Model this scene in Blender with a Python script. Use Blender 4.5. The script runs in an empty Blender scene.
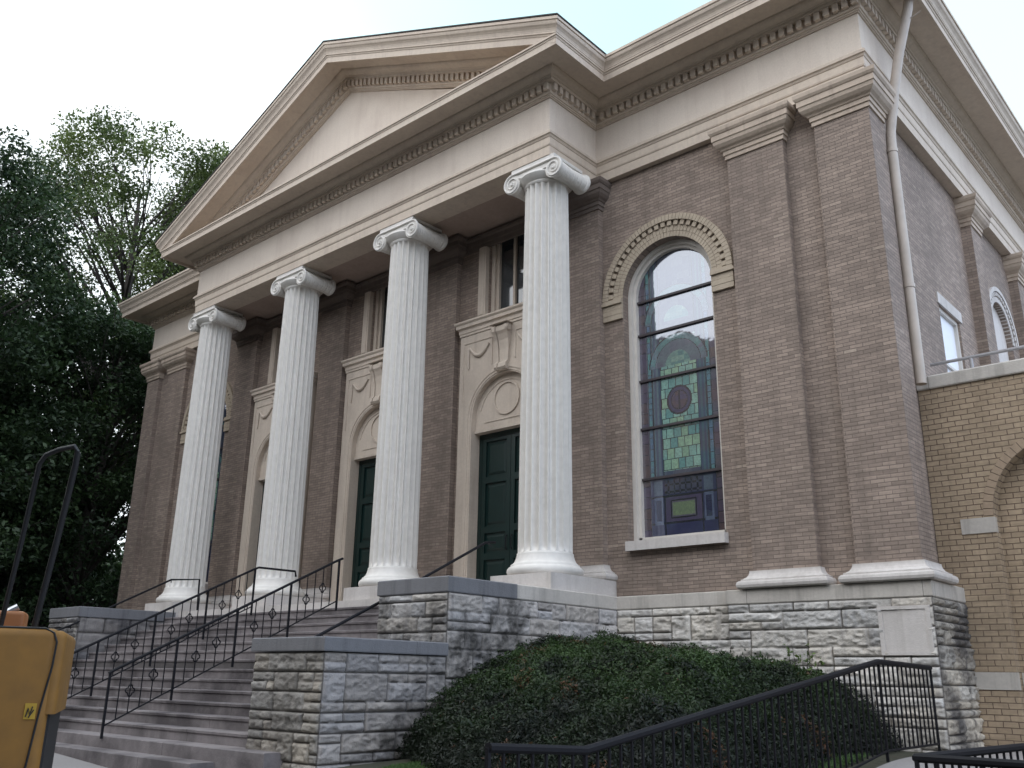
import bpy, math, random
import numpy as np
from math import sin, cos, pi, sqrt, radians
random.seed(7); RNG = np.random.default_rng(11)
S = bpy.context.scene
COL = S.collection

# ------------------------------------------------------------------ camera
from mathutils import Vector, Matrix
yaw, pitch, roll = 0.728, 0.309, 0.016
d = Vector((-sin(yaw)*cos(pitch), cos(yaw)*cos(pitch), sin(pitch)))
r = Vector((cos(yaw), sin(yaw), 0)); u = r.cross(d)
r2 = r*cos(roll)+u*sin(roll); u2 = -r*sin(roll)+u*cos(roll)
cam = bpy.data.cameras.new('camera'); co = bpy.data.objects.new('camera', cam); COL.objects.link(co)
M = Matrix((r2, u2, -d)).transposed().to_4x4(); M.translation = Vector((4.4125, -13.7536, -0.1958))
co.matrix_world = M
cam.sensor_width = 36; cam.lens = 923.3*36/1024; cam.clip_end = 2000; cam.clip_start = .05
S.camera = co

# ------------------------------------------------------------------ world, sun, exposure
SUN_EL, SUN_AZ = radians(38), radians(-60)      # azimuth measured from +Y towards +X
w = bpy.data.worlds.new('World'); S.world = w; w.use_nodes = True
nt = w.node_tree; nt.nodes.clear()
def wn(t, **k):
    n = nt.nodes.new(t)
    for a, b in k.items(): setattr(n, a, b)
    return n
out = wn('ShaderNodeOutputWorld'); bg = wn('ShaderNodeBackground'); sky = wn('ShaderNodeTexSky')
sky.sky_type = 'NISHITA'; sky.sun_disc = False; sky.sun_elevation = SUN_EL; sky.sun_rotation = SUN_AZ
sky.dust_density = 1.0; sky.ozone_density = 1.0; sky.air_density = 1.0
# thin bright cloud over the sky: whiter towards the west
tc = wn('ShaderNodeTexCoord'); nz = wn('ShaderNodeTexNoise'); nz.inputs['Scale'].default_value = 1.6; nz.inputs['Detail'].default_value = 5
sep = wn('ShaderNodeSeparateXYZ'); nt.links.new(tc.outputs['Generated'], sep.inputs[0])
mr = wn('ShaderNodeMapRange'); mr.inputs['From Min'].default_value = -.25; mr.inputs['From Max'].default_value = -.70
mr.inputs['To Min'].default_value = .80; mr.inputs['To Max'].default_value = .95
nt.links.new(sep.outputs['X'], mr.inputs['Value'])
nt.links.new(tc.outputs['Generated'], nz.inputs['Vector'])
ad = wn('ShaderNodeMath', operation='MULTIPLY_ADD'); ad.inputs[1].default_value = .25; nt.links.new(nz.outputs['Fac'], ad.inputs[0]); 
sb = wn('ShaderNodeMath', operation='SUBTRACT'); sb.inputs[1].default_value = .125; sb.use_clamp = True
nt.links.new(mr.outputs[0], ad.inputs[2]); nt.links.new(ad.outputs[0], sb.inputs[0])
def wmap(src, a, b, c, d_):
    n = wn('ShaderNodeMapRange', interpolation_type='SMOOTHSTEP')
    for k, v in zip(('From Min', 'From Max', 'To Min', 'To Max'), (a, b, c, d_)): n.inputs[k].default_value = v
    nt.links.new(sep.outputs[src], n.inputs['Value']); return n.outputs[0]
def wmix(f, A, B):
    n = wn('ShaderNodeMix', data_type='RGBA')
    for k, v in (('Factor', f), ('A', A), ('B', B)):
        if hasattr(v, 'links'): nt.links.new(v, n.inputs[k])
        else: n.inputs[k].default_value = v if k == 'Factor' else (*v, 1)
    return n.outputs['Result']
north = wmix(wmap('X', -.60, -.78, 0, 1), wmix(wmap('X', -.42, -.20, 0, 1), (4.4, 6.9, 7.3), (6.1, 7.2, 7.4)), (8.2, 8.8, 9.2))      # thin haze north, glare to the west
cloud = wmix(wmap('Y', .25, -.45, 0, 1), wmix(wmap('X', .0, .6, 0, 1), north, (10.0, 12.2, 16.0)), wmix(wmap('X', .1, .8, 0, 1), (19, 19.4, 20.0), (15, 16.6, 19.2)))                 # bright overcast to the south
mx = wn('ShaderNodeMix', data_type='RGBA'); nt.links.new(sb.outputs[0], mx.inputs['Factor'])
nt.links.new(sky.outputs[0], mx.inputs['A']); nt.links.new(cloud, mx.inputs['B'])
nt.links.new(mx.outputs['Result'], bg.inputs['Color']); bg.inputs['Strength'].default_value = .115
nt.links.new(bg.outputs[0], out.inputs[0])
sl = bpy.data.lights.new('sun', 'SUN'); sl.energy = .6; sl.angle = radians(18); sl.color = (1, .95, .88)
so = bpy.data.objects.new('sun', sl); COL.objects.link(so)
so.rotation_euler = Vector((sin(SUN_AZ)*cos(SUN_EL), cos(SUN_AZ)*cos(SUN_EL), sin(SUN_EL))).to_track_quat('Z', 'Y').to_euler()
S.view_settings.view_transform = 'Standard'; S.view_settings.look = 'None'
S.view_settings.gamma = 1; S.view_settings.use_curve_mapping = False
S.view_settings.exposure = 0.6

# ------------------------------------------------------------------ materials
def newmat(name):
    m = bpy.data.materials.new(name); m.use_nodes = True; t = m.node_tree
    return m, t, t.nodes['Principled BSDF']
def N(t, typ, **k):
    n = t.nodes.new(typ)
    for a, b in k.items():
        if a in n.inputs.keys(): n.inputs[a].default_value = b
        else: setattr(n, a, b)
    return n
def L(t, a, b): t.links.new(a, b)
def wpos(t): return N(t, 'ShaderNodeNewGeometry').outputs['Position']
def mixc(t, fac, a, b, blend='MIX'):
    n = N(t, 'ShaderNodeMix', data_type='RGBA', blend_type=blend)
    for s, v in (('Factor', fac), ('A', a), ('B', b)):
        if hasattr(v, 'links'): L(t, v, n.inputs[s])
        else: n.inputs[s].default_value = v if s == 'Factor' else (*v, 1)
    return n.outputs['Result']
def ramp(t, v, a, b, to0=0., to1=1.):
    n = N(t, 'ShaderNodeMapRange'); n.inputs['From Min'].default_value = a; n.inputs['From Max'].default_value = b
    n.inputs['To Min'].default_value = to0; n.inputs['To Max'].default_value = to1; L(t, v, n.inputs['Value']); return n.outputs[0]
def noise(t, vec, scale, detail=4, rough=.55, stretch=None):
    n = N(t, 'ShaderNodeTexNoise', Scale=scale, Detail=detail, Roughness=rough)
    if stretch:
        mp = N(t, 'ShaderNodeMapping'); mp.inputs['Scale'].default_value = stretch; L(t, vec, mp.inputs[0]); vec = mp.outputs[0]
    L(t, vec, n.inputs['Vector']); return n.outputs['Fac']
def bump(t, b, h, dist=.01, strength=1.):
    n = N(t, 'ShaderNodeBump'); n.inputs['Distance'].default_value = dist; n.inputs['Strength'].default_value = strength
    L(t, h, n.inputs['Height']); L(t, n.outputs[0], b.inputs['Normal'])

def brick_mat(name, c1, c2, mortar, bw, rh, ms, stain=.35, light=None):
    m, t, b = newmat(name); p = wpos(t)
    g = N(t, 'ShaderNodeNewGeometry'); sn = N(t, 'ShaderNodeSeparateXYZ'); L(t, g.outputs['True Normal'], sn.inputs[0])
    ab = N(t, 'ShaderNodeMath', operation='ABSOLUTE'); L(t, sn.outputs['X'], ab.inputs[0])
    gt = N(t, 'ShaderNodeMath', operation='GREATER_THAN'); gt.inputs[1].default_value = .7; L(t, ab.outputs[0], gt.inputs[0])
    sp = N(t, 'ShaderNodeSeparateXYZ'); L(t, p, sp.inputs[0])
    mx = N(t, 'ShaderNodeMix', data_type='FLOAT'); L(t, gt.outputs[0], mx.inputs['Factor']); L(t, sp.outputs['X'], mx.inputs['A']); L(t, sp.outputs['Y'], mx.inputs['B'])
    cb = N(t, 'ShaderNodeCombineXYZ'); L(t, mx.outputs['Result'], cb.inputs['X']); L(t, sp.outputs['Z'], cb.inputs['Y'])
    # courses are laid by hand: a slight wobble
    wob = noise(t, p, 1.3, 2); wv = N(t, 'ShaderNodeVectorMath', operation='MULTIPLY_ADD')
    cw = N(t, 'ShaderNodeCombineXYZ'); L(t, ramp(t, wob, 0, 1, -.012, .012), cw.inputs['Y']); L(t, ramp(t, noise(t, p, 9, 1), 0, 1, -.012, .012), cw.inputs['X'])
    wv.operation = 'ADD'; L(t, cb.outputs[0], wv.inputs[0]); L(t, cw.outputs[0], wv.inputs[1])
    br = N(t, 'ShaderNodeTexBrick'); br.offset = .5
    for k, v in (('Scale', 1.), ('Mortar Size', ms), ('Mortar Smooth', .3), ('Bias', -.1), ('Brick Width', bw), ('Row Height', rh)): br.inputs[k].default_value = v
    br.inputs['Color1'].default_value = (*c1, 1); br.inputs['Color2'].default_value = (*c2, 1); br.inputs['Mortar'].default_value = (*mortar, 1)
    L(t, wv.outputs[0], br.inputs['Vector'])
    col = br.outputs['Color']
    if light:       # scattered paler replacement bricks
        vc = N(t, 'ShaderNodeTexWhiteNoise', noise_dimensions='2D')
        sc = N(t, 'ShaderNodeVectorMath', operation='DIVIDE'); sc.inputs[1].default_value = (bw, rh, 1); L(t, wv.outputs[0], sc.inputs[0])
        fl = N(t, 'ShaderNodeVectorMath', operation='FLOOR'); L(t, sc.outputs[0], fl.inputs[0]); L(t, fl.outputs[0], vc.inputs['Vector'])
        f = ramp(t, vc.outputs['Value'], .993, .996); 
        inv = N(t, 'ShaderNodeMath', operation='SUBTRACT'); inv.inputs[0].default_value = 1; L(t, br.outputs['Fac'], inv.inputs[1])
        mm = N(t, 'ShaderNodeMath', operation='MULTIPLY'); L(t, f, mm.inputs[0]); L(t, inv.outputs[0], mm.inputs[1])
        col = mixc(t, mm.outputs[0], col, light)
    n1 = noise(t, p, .55, 5, .6); n2 = noise(t, p, 14, 3)
    col = mixc(t, ramp(t, n1, .35, .7, 0, stain), col, tuple(v*.45 for v in c1))
    cr = noise(t, p, 1.0, 3, .6, (.5, .5, 14)); col = mixc(t, ramp(t, cr, .5, .68, 0, .32), col, tuple(v*.55 for v in c1)); cr2 = noise(t, p, 1.3, 3, .6, (.7, .7, 11)); col = mixc(t, ramp(t, cr2, .55, .72, 0, .30), col, tuple(min(1, v*1.3) for v in c2))
    st = noise(t, p, 1.2, 4, .6, (3, 3, .25)); col = mixc(t, ramp(t, st, .5, .75, 0, stain*.9), col, tuple(v*.5 for v in c1))
    ef = noise(t, p, 2.3, 5, .65); col = mixc(t, ramp(t, ef, .58, .78, 0, .25), col, tuple(min(1, v*1.35+.03) for v in c2))
    col = mixc(t, ramp(t, n2, .3, .7, 0, .22), col, (.08, .07, .065))
    L(t, col, b.inputs['Base Color']); b.inputs['Roughness'].default_value = .85
    ms2 = N(t, 'ShaderNodeMath', operation='MULTIPLY_ADD'); ms2.inputs[1].default_value = -1; L(t, br.outputs['Fac'], ms2.inputs[0]); L(t, noise(t, p, 40, 2), ms2.inputs[2])
    bump(t, b, ms2.outputs[0], .006)
    return m
def stone_mat(name, c, dark, grain=18, streak=.5, rough=.8, bumpd=.004, vcol=False, joints=None, patch=.35, pr=(.45, .72)):
    m, t, b = newmat(name); p = wpos(t)
    col = c
    if vcol:
        at = N(t, 'ShaderNodeAttribute', attribute_name='tint'); col = at.outputs['Color']
    a = noise(t, p, grain, 5); col = mixc(t, ramp(t, a, .3, .75, 0, .3), col, tuple(v*.6 for v in c))
    big = noise(t, p, .9, 5, .6); col = mixc(t, ramp(t, big, pr[0], pr[1], 0, patch), col, dark)
    s = noise(t, p, 2.2, 5, .65, (2.6, 2.6, .22)); col = mixc(t, ramp(t, s, .5, .72, 0, streak), col, dark)
    if joints:   # block joints of the coping and steps along x / y
        sp = N(t, 'ShaderNodeSeparateXYZ'); L(t, p, sp.inputs[0])
        for ax in ('X', 'Y'):
            md = N(t, 'ShaderNodeMath', operation='PINGPONG'); md.inputs[1].default_value = joints; L(t, sp.outputs[ax], md.inputs[0])
            col = mixc(t, ramp(t, md.outputs[0], .004, .008, .55, 0), col, (.03, .028, .025))
    L(t, col, b.inputs['Base Color']); b.inputs['Roughness'].default_value = rough
    bump(t, b, noise(t, p, grain*2.2, 4), bumpd)
    return m
def plain_mat(name, c, rough=.6, metal=0., var=.25, vscale=6, bumpd=0., dark=None, spec=None):
    m, t, b = newmat(name); p = wpos(t)
    col = mixc(t, ramp(t, noise(t, p, vscale, 5), .35, .75, 0, var), c, dark or tuple(v*.55 for v in c))
    L(t, col, b.inputs['Base Color']); b.inputs['Roughness'].default_value = rough; b.inputs['Metallic'].default_value = metal
    if spec is not None: b.inputs['Specular IOR Level'].default_value = spec
    if bumpd: bump(t, b, noise(t, p, vscale*4, 4), bumpd)
    return m
def leaf_mat(name, c1, c2, c3=None):
    m, t, b = newmat(name)
    at = N(t, 'ShaderNodeAttribute', attribute_name='tint'); sp = N(t, 'ShaderNodeSeparateColor'); L(t, at.outputs['Color'], sp.inputs[0])
    col = mixc(t, sp.outputs[0], c1, c2)
    if c3: col = mixc(t, sp.outputs[1], col, c3)
    L(t, col, b.inputs['Base Color']); b.inputs['Roughness'].default_value = .6
    tr = N(t, 'ShaderNodeBsdfTranslucent'); L(t, col, tr.inputs['Color'])
    ms = N(t, 'ShaderNodeMixShader'); ms.inputs[0].default_value = .3
    L(t, b.outputs[0], ms.inputs[1]); L(t, tr.outputs[0], ms.inputs[2]); L(t, ms.outputs[0], t.nodes['Material Output'].inputs['Surface'])
    return m
MT = dict(
 brick=brick_mat('brown_brick', (.285, .220, .180), (.425, .332, .270), (.175, .138, .115), .205, .062, .005, .5, (.46, .37, .30)),
 ybrick=brick_mat('buff_brick', (.42, .32, .215), (.52, .40, .275), (.15, .10, .075), .205, .084, .007, .32),
 ring=stone_mat('buff_arch_brick_soldier', (.40, .30, .21), (.2, .15, .11), 25, .3),
 arch=stone_mat('buff_arch_brick', (.45, .375, .285), (.2, .15, .11), 25, .35),
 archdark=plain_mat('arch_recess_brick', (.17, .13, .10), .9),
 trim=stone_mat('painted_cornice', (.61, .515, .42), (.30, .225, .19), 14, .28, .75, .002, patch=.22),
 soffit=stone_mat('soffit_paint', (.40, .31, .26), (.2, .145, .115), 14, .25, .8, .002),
 frieze=stone_mat('stucco_frieze', (.72, .63, .54), (.42, .33, .28), 30, .22, .9, .004, patch=.32, joints=None),
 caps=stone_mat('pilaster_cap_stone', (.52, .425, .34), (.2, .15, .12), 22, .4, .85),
 column=stone_mat('white_column_paint', (.71, .68, .635), (.42, .39, .36), 8, .14, .6, .0015, patch=.1),
 base=stone_mat('pale_limestone', (.60, .56, .53), (.28, .25, .22), 22, .35, .8),
 water=stone_mat('water_table_limestone', (.56, .52, .47), (.20, .18, .16), 22, .5, .8, joints=1.35),
 coping=stone_mat('weathered_coping', (.175, .175, .185), (.09, .09, .095), 20, .7, .8, .006, joints=1.2),
 surround=stone_mat('door_surround_stone', (.56, .48, .40), (.28, .22, .18), 20, .3, .8),
 ashlar=stone_mat('rock_faced_limestone', (.5, .46, .40), (.13, .12, .12), 20, .45, .9, .012, vcol=True, patch=.35),
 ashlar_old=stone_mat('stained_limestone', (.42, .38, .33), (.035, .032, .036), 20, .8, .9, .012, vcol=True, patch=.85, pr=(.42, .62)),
 steps=stone_mat('step_stone', (.24, .215, .215), (.055, .047, .05), 12, .22, .85, .006, joints=2.1, patch=.8, pr=(.42, .62)),
 darkcap=stone_mat('shaded_cap_stone', (.17, .135, .115), (.09, .07, .06), 22, .5, .9),  # darker version of the cap stone, portico shade painted into its colour
 green=plain_mat('dark_green_paint', (.005, .020, .018), .35, var=.4),
 frame=plain_mat('cream_window_paint', (.62, .58, .53), .6),
 bar=plain_mat('window_bar_iron', (.05, .04, .045), .5, var=.3),
 iron=plain_mat('black_railing_paint', (.006, .006, .009), .6, 0., var=.3, vscale=20, spec=.25),
 grail=plain_mat('galvanised_pipe', (.38, .37, .38), .5, .3, var=.4, vscale=9),
 spout=plain_mat('cream_downspout_paint', (.50, .43, .37), .5, var=.35, vscale=5),
 roof=plain_mat('dark_shingle', (.05, .045, .045), .9, var=.5, vscale=12, bumpd=.01),
 blind=plain_mat('white_blind', (.78, .80, .84), .5, var=.1),
 yellow=plain_mat('machine_yellow_paint', (.24, .115, .018), .7, var=.45, vscale=7, dark=(.12, .058, .014)),
 black=plain_mat('black_rubber', (.014, .014, .016), .6, var=.4),
 orange=plain_mat('rusty_orange_paint', (.30, .11, .03), .55, var=.4),
 chrome=plain_mat('bright_steel', (.6, .62, .66), .3, .9, var=.2),
 bark=plain_mat('dark_bark', (.055, .045, .038), .95, var=.5, vscale=8, bumpd=.03),
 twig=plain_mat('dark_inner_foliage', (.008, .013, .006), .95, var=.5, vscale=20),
 concrete=stone_mat('sidewalk_concrete', (.26, .245, .24), (.20, .18, .17), 30, .2, .9, .004, joints=1.5),
 soil=plain_mat('ground_soil_grass', (.038, .040, .024), .95, var=.7, vscale=2.5, bumpd=.02, dark=(.05, .04, .028)),
 asphalt=plain_mat('asphalt', (.055, .055, .057), .9, var=.35, vscale=3, bumpd=.006),
 farbrick=plain_mat('far_brick', (.20, .13, .10), .9, var=.3),
 leaf_dark=leaf_mat('leaf_dark', (.012, .028, .010), (.055, .098, .032)),
 leaf_light=leaf_mat('leaf_light', (.040, .068, .018), (.17, .22, .065)),
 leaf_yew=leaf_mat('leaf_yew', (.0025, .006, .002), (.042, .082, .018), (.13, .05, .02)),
 leaf_box=leaf_mat('leaf_box', (.022, .046, .008), (.11, .17, .035), (.20, .09, .03)),
 grass=leaf_mat('grass_blade', (.05, .10, .03), (.11, .19, .06)),
)
def glass_mat():
    m, t, b = newmat('stained_glass')
    at = N(t, 'ShaderNodeAttribute', attribute_name='tint'); p = wpos(t)
    col = mixc(t, ramp(t, noise(t, p, 26, 4, .7), .3, .7, 0, .55), at.outputs['Color'], (.02, .025, .05))
    L(t, col, b.inputs['Base Color']); b.inputs['Roughness'].default_value = .35
    gl = N(t, 'ShaderNodeBsdfGlossy'); gl.inputs['Roughness'].default_value = .03; gl.inputs['Color'].default_value = (.88, .92, 1, 1)
    bp = N(t, 'ShaderNodeBump'); bp.inputs['Distance'].default_value = .004; bp.inputs['Strength'].default_value = .25; L(t, noise(t, p, 3.5, 2), bp.inputs['Height']); L(t, bp.outputs[0], gl.inputs['Normal'])
    fr = N(t, 'ShaderNodeFresnel'); fr.inputs['IOR'].default_value = 2.6
    ms = N(t, 'ShaderNodeMixShader'); L(t, fr.outputs[0], ms.inputs[0]); L(t, b.outputs[0], ms.inputs[1]); L(t, gl.outputs[0], ms.inputs[2])
    L(t, ms.outputs[0], t.nodes['Material Output'].inputs['Surface']); return m
MT['glass'] = glass_mat()
m, t, b = newmat('dark_window_glass'); b.inputs['Base Color'].default_value = (.03, .035, .04, 1); b.inputs['Roughness'].default_value = .05; b.inputs['IOR'].default_value = 1.9; MT['pane'] = m

# ------------------------------------------------------------------ object helpers
def tag(o, label=None, cat=None, group=None, kind=None):
    for k, v in (('label', label), ('category', cat), ('group', group), ('kind', kind)):
        if v: o[k] = v
    return o
def empty(name, loc, rz=0, **k):
    o = bpy.data.objects.new(name, None); COL.objects.link(o); o.location = loc; o.rotation_euler = (0, 0, rz); o.empty_display_size = .3
    return tag(o, **k)
def world_off(p):
    v = Vector((0, 0, 0))
    while p: v += p.location; p = p.parent
    return v
class MB:
    def __init__(s): s.v = []; s.f = []; s.m = []; s.mi = 0
    def add(s, vs, fs):
        o = len(s.v); s.v += [tuple(v) for v in vs]; s.f += [tuple(i+o for i in f) for f in fs]; s.m += [s.mi]*len(fs); return s
    def box(s, x0, x1, y0, y1, z0, z1):
        if x0 > x1: x0, x1 = x1, x0
        if y0 > y1: y0, y1 = y1, y0
        return s.add([(x0,y0,z0),(x1,y0,z0),(x1,y1,z0),(x0,y1,z0),(x0,y0,z1),(x1,y0,z1),(x1,y1,z1),(x0,y1,z1)],
              [(0,3,2,1),(4,5,6,7),(0,1,5,4),(1,2,6,5),(2,3,7,6),(3,0,4,7)])
    def hexa(s, b, t):      # four bottom points, four top points (both counterclockwise from above)
        return s.add(list(b)+list(t), [(0,3,2,1),(4,5,6,7),(0,1,5,4),(1,2,6,5),(2,3,7,6),(3,0,4,7)])
    def tube(s, pts, rad, n=8, cap=True):
        pts = [Vector(p) for p in pts]; rr = rad if isinstance(rad, (list, tuple)) else [rad]*len(pts)
        rings = []; prev = None
        for i, p in enumerate(pts):
            a = pts[max(i-1, 0)]; c = pts[min(i+1, len(pts)-1)]; tn = (c-a).normalized()
            if prev is None: up = Vector((0, 0, 1)) if abs(tn.z) < .9 else Vector((1, 0, 0)); x = tn.cross(up).normalized()
            else: x = (prev-tn*prev.dot(tn)).normalized()
            prev = x; y = tn.cross(x)
            rings.append([p+(x*cos(2*pi*(k+.5)/n)+y*sin(2*pi*(k+.5)/n))*rr[i] for k in range(n)])
        vs = [v for rg in rings for v in rg]; fs = []
        for i in range(len(pts)-1):
            for k in range(n): fs.append((i*n+k, i*n+(k+1) % n, (i+1)*n+(k+1) % n, (i+1)*n+k))
        if cap: fs += [tuple(range(n))[::-1], tuple((len(pts)-1)*n+k for k in range(n))]
        return s.add(vs, fs)
    def bar(s, a, b, w, h=None):        # square bar between two points
        return s.tube([a, b], (w/2)*1.4142, 4)
    def lathe(s, prof, cx, cy, n=48):
        vs = [(cx+rr*cos(2*pi*k/n), cy+rr*sin(2*pi*k/n), z) for rr, z in prof for k in range(n)]
        fs = [(i*n+k, i*n+(k+1) % n, (i+1)*n+(k+1) % n, (i+1)*n+k) for i in range(len(prof)-1) for k in range(n)]
        fs += [tuple(range(n))[::-1], tuple((len(prof)-1)*n+k for k in range(n))]
        return s.add(vs, fs)
    def sweep(s, prof, path, closed=False, pre=None, post=None, caps=True):
        """prof: (outward, z) points; path: plan points, outward = right-hand side of travel"""
        P = [Vector((p[0], p[1])) for p in path]; n = len(P); k = len(prof)
        def nrm(a, b): t = (b-a).normalized(); return Vector((t.y, -t.x))
        segs = [nrm(P[i], P[i+1]) for i in range(n-1)]
        vs = []
        for i in range(n):
            a = segs[i-1] if i > 0 else (Vector(pre) if pre else segs[0])
            b_ = segs[i] if i < n-1 else (Vector(post) if post else segs[-1])
            m_ = (a+b_); m_ = m_/(1+a.dot(b_)) if (1+a.dot(b_)) > 1e-6 else a
            for e, z in prof: vs.append((P[i].x+m_.x*e, P[i].y+m_.y*e, z))
        fs = [(i*k+j, (i+1)*k+j, (i+1)*k+j+1, i*k+j+1) for i in range(n-1) for j in range(k-1)]
        if caps: fs += [tuple(range(k))[::-1], tuple((n-1)*k+j for j in range(k))]
        return s.add(vs, fs)
    def ringseg(s, cx, zc, r0, r1, y0, y1, a0, a1, n=1):
        """solid piece of an arch ring in the XZ plane; y0 is the front"""
        for i in range(n):
            t0 = a0+(a1-a0)*i/n; t1 = a0+(a1-a0)*(i+1)/n
            P = lambda rr, t, y: (cx+rr*cos(t), y, zc+rr*sin(t))
            s.hexa([P(r0,t0,y0),P(r1,t0,y0),P(r1,t0,y1),P(r0,t0,y1)], [P(r0,t1,y0),P(r1,t1,y0),P(r1,t1,y1),P(r0,t1,y1)])
        return s
    def build(s, name, mats, parent=None, smooth=False, **k):
        if not isinstance(mats, (list, tuple)): mats = [mats]
        me = bpy.data.meshes.new(name); off = world_off(parent) if parent else Vector((0, 0, 0))
        if parent and parent.get('_local'): off = Vector((0, 0, 0))
        me.from_pydata([(a-off.x, b-off.y, c-off.z) for a, b, c in s.v], [], s.f)
        for m_ in mats: me.materials.append(m_)
        me.polygons.foreach_set('material_index', s.m)
        if smooth: me.polygons.foreach_set('use_smooth', [True]*len(s.f))
        me.update()
        import bmesh
        bm = bmesh.new(); bm.from_mesh(me); bmesh.ops.recalc_face_normals(bm, faces=bm.faces); bm.to_mesh(me); bm.free()
        o = bpy.data.objects.new(name, me); COL.objects.link(o); o.parent = parent
        if smooth == 'auto':
            try:
                md = None; me.set_sharp_from_angle(angle=radians(35))
            except Exception: pass
        return tag(o, **k)
def wallmesh(mb, outer, holes, y0, y1):
    """flat wall in the XZ plane with holes: front at y0, back at y1, reveals between"""
    import bmesh
    from mathutils.geometry import tessellate_polygon
    loops = [[Vector((x, 0, z)) for x, z in outer]]+[[Vector((x, 0, z)) for x, z in h] for h in holes]
    tris = tessellate_polygon(loops); flat = [v for lp in loops for v in lp]
    for y in (y0, y1): mb.add([(v.x, y, v.z) for v in flat], [tuple(t_) for t_ in tris])
    for lp in loops:
        n = len(lp); mb.add([(v.x, y0, v.z) for v in lp]+[(v.x, y1, v.z) for v in lp], [(i, (i+1) % n, n+(i+1) % n, n+i) for i in range(n)])
def archloop(cx, hw, z0, zs, n=28):
    return [(cx-hw, z0), (cx+hw, z0)]+[(cx+hw*cos(pi*i/n), zs+hw*sin(pi*i/n)) for i in range(n+1)]
def archframe(mb, cx, z0, zs, r0, r1, y0, y1, n=36):
    mb.box(cx-r1, cx-r0, y0, y1, z0, zs); mb.box(cx+r0, cx+r1, y0, y1, z0, zs); mb.ringseg(cx, zs, r0, r1, y0, y1, 0, pi, n)
def setcol(me, cols, name='tint', domain='POINT'):
    a = me.color_attributes.new(name, 'FLOAT_COLOR', domain); a.data.foreach_set('color', np.asarray(cols, dtype=np.float32).ravel())
def vnoise(x, y, seed=0):
    xi = np.floor(x).astype(np.int64); yi = np.floor(y).astype(np.int64); fx = x-xi; fy = y-yi
    def h(a, b):
        q = (a*374761393+b*668265263+seed*1442695041) & 0xffffffff; q = ((q ^ (q >> 13))*1274126177) & 0xffffffff; return ((q ^ (q >> 16)) & 0xffff)/65535.
    fx = fx*fx*(3-2*fx); fy = fy*fy*(3-2*fy)
    return (h(xi, yi)*(1-fx)+h(xi+1, yi)*fx)*(1-fy)+(h(xi, yi+1)*(1-fx)+h(xi+1, yi+1)*fx)*fy
def fbm(x, y, seed=0, o=4):
    s_ = 0; a = .5
    for k in range(o): s_ = s_+a*vnoise(x*2**k, y*2**k, seed+k); a *= .5
    return s_

# ------------------------------------------------------------------ terrain
def g(x, y):
    x = np.asarray(x, float); y = np.asarray(y, float)
    zf = -1.49-.055*(np.clip(x, -20, -3)+9.21)
    k = np.clip((y+8)/6.4, 0, 1); k = k*k*(3-2*k); zp = zf*(1-k)-1.03*k
    k = np.clip((y+9.2)/3.2, 0, 1); k = k*k*(3-2*k); zd = zf*(1-k)+(-1.03+.035*np.clip(y+1, -8, 0))*k
    m_ = np.clip((x+.75)/.5, 0, 1); zn_ = zd*(1-m_)+zp*m_
    m_ = np.clip((x+6.0)/.6, 0, 1)
    return zf*(1-m_)+zn_*m_
def sheet(name, xs, ys, dz, mat, kind='structure', clip=None):
    X, Y = np.meshgrid(xs, ys); Z = g(X, Y)+dz; nx, ny = len(xs), len(ys)
    mb = MB(); mb.add(list(zip(X.ravel(), Y.ravel(), Z.ravel())), [(j*nx+i, j*nx+i+1, (j+1)*nx+i+1, (j+1)*nx+i) for j in range(ny-1) for i in range(nx-1)])
    return mb.build(name, mat, smooth=True, kind=kind)
sheet('ground', np.r_[[-600, -300, -120, -60], np.arange(-40, 30.1, .5), [60, 120, 300, 600]], np.r_[[-600, -200, -90, -50], np.arange(-30, 30.1, .5), [60, 120, 300, 600]], -.02, MT['soil'])
sheet('sidewalk', np.arange(-40, 30.1, .5), np.arange(-12.0, -8.6, .25), .004, MT['concrete'])
sheet('entrance_pavement', np.arange(-20, -5.9, .25), np.arange(-8.75, -6.74, .25), .004, MT['concrete'])
sheet('path', np.arange(.1, 1.71, .2), np.arange(-8.7, 1.36, .25), .010, MT['concrete'])
sheet('road', np.r_[-300, -100, np.arange(-40, 30.1, 1.), 100, 300], np.arange(-21, -12.1, .5), -.012, MT['asphalt'])

# ------------------------------------------------------------------ church
CH = empty('church', (-12.1, 0, -1), label='tan brick church with four white Ionic columns under a cream pediment', cat='church')
SX, B, W = 5.6, 1.53, 13.0
COLX = [-6.05, -10.08, -14.12, -18.15]; BAYX = [-8.07, -12.1, -16.13]
YW = .13
ZF, ZA, ZT = 1.24, 9.60, 11.70        # portico floor, architrave bottom, cornice top
# --- front wall, with openings
WINX = [-4.11, -20.09]
mb = MB()
holes = [archloop(x, .98, 2.10, 6.93) for x in WINX]
holes += [archloop(x, 1.0, ZF+.01, 5.10) for x in BAYX]
holes += [[(x-.62, 7.45), (x+.62, 7.45), (x+.62, 9.3), (x-.62, 9.3)] for x in BAYX]
wallmesh(mb, [(-23.85, -1.0), (-.2, -1.0), (-.2, 9.9), (-23.85, 9.9)], holes, YW, .55)
mb.build('front_wall', MT['brick'], CH)
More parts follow.
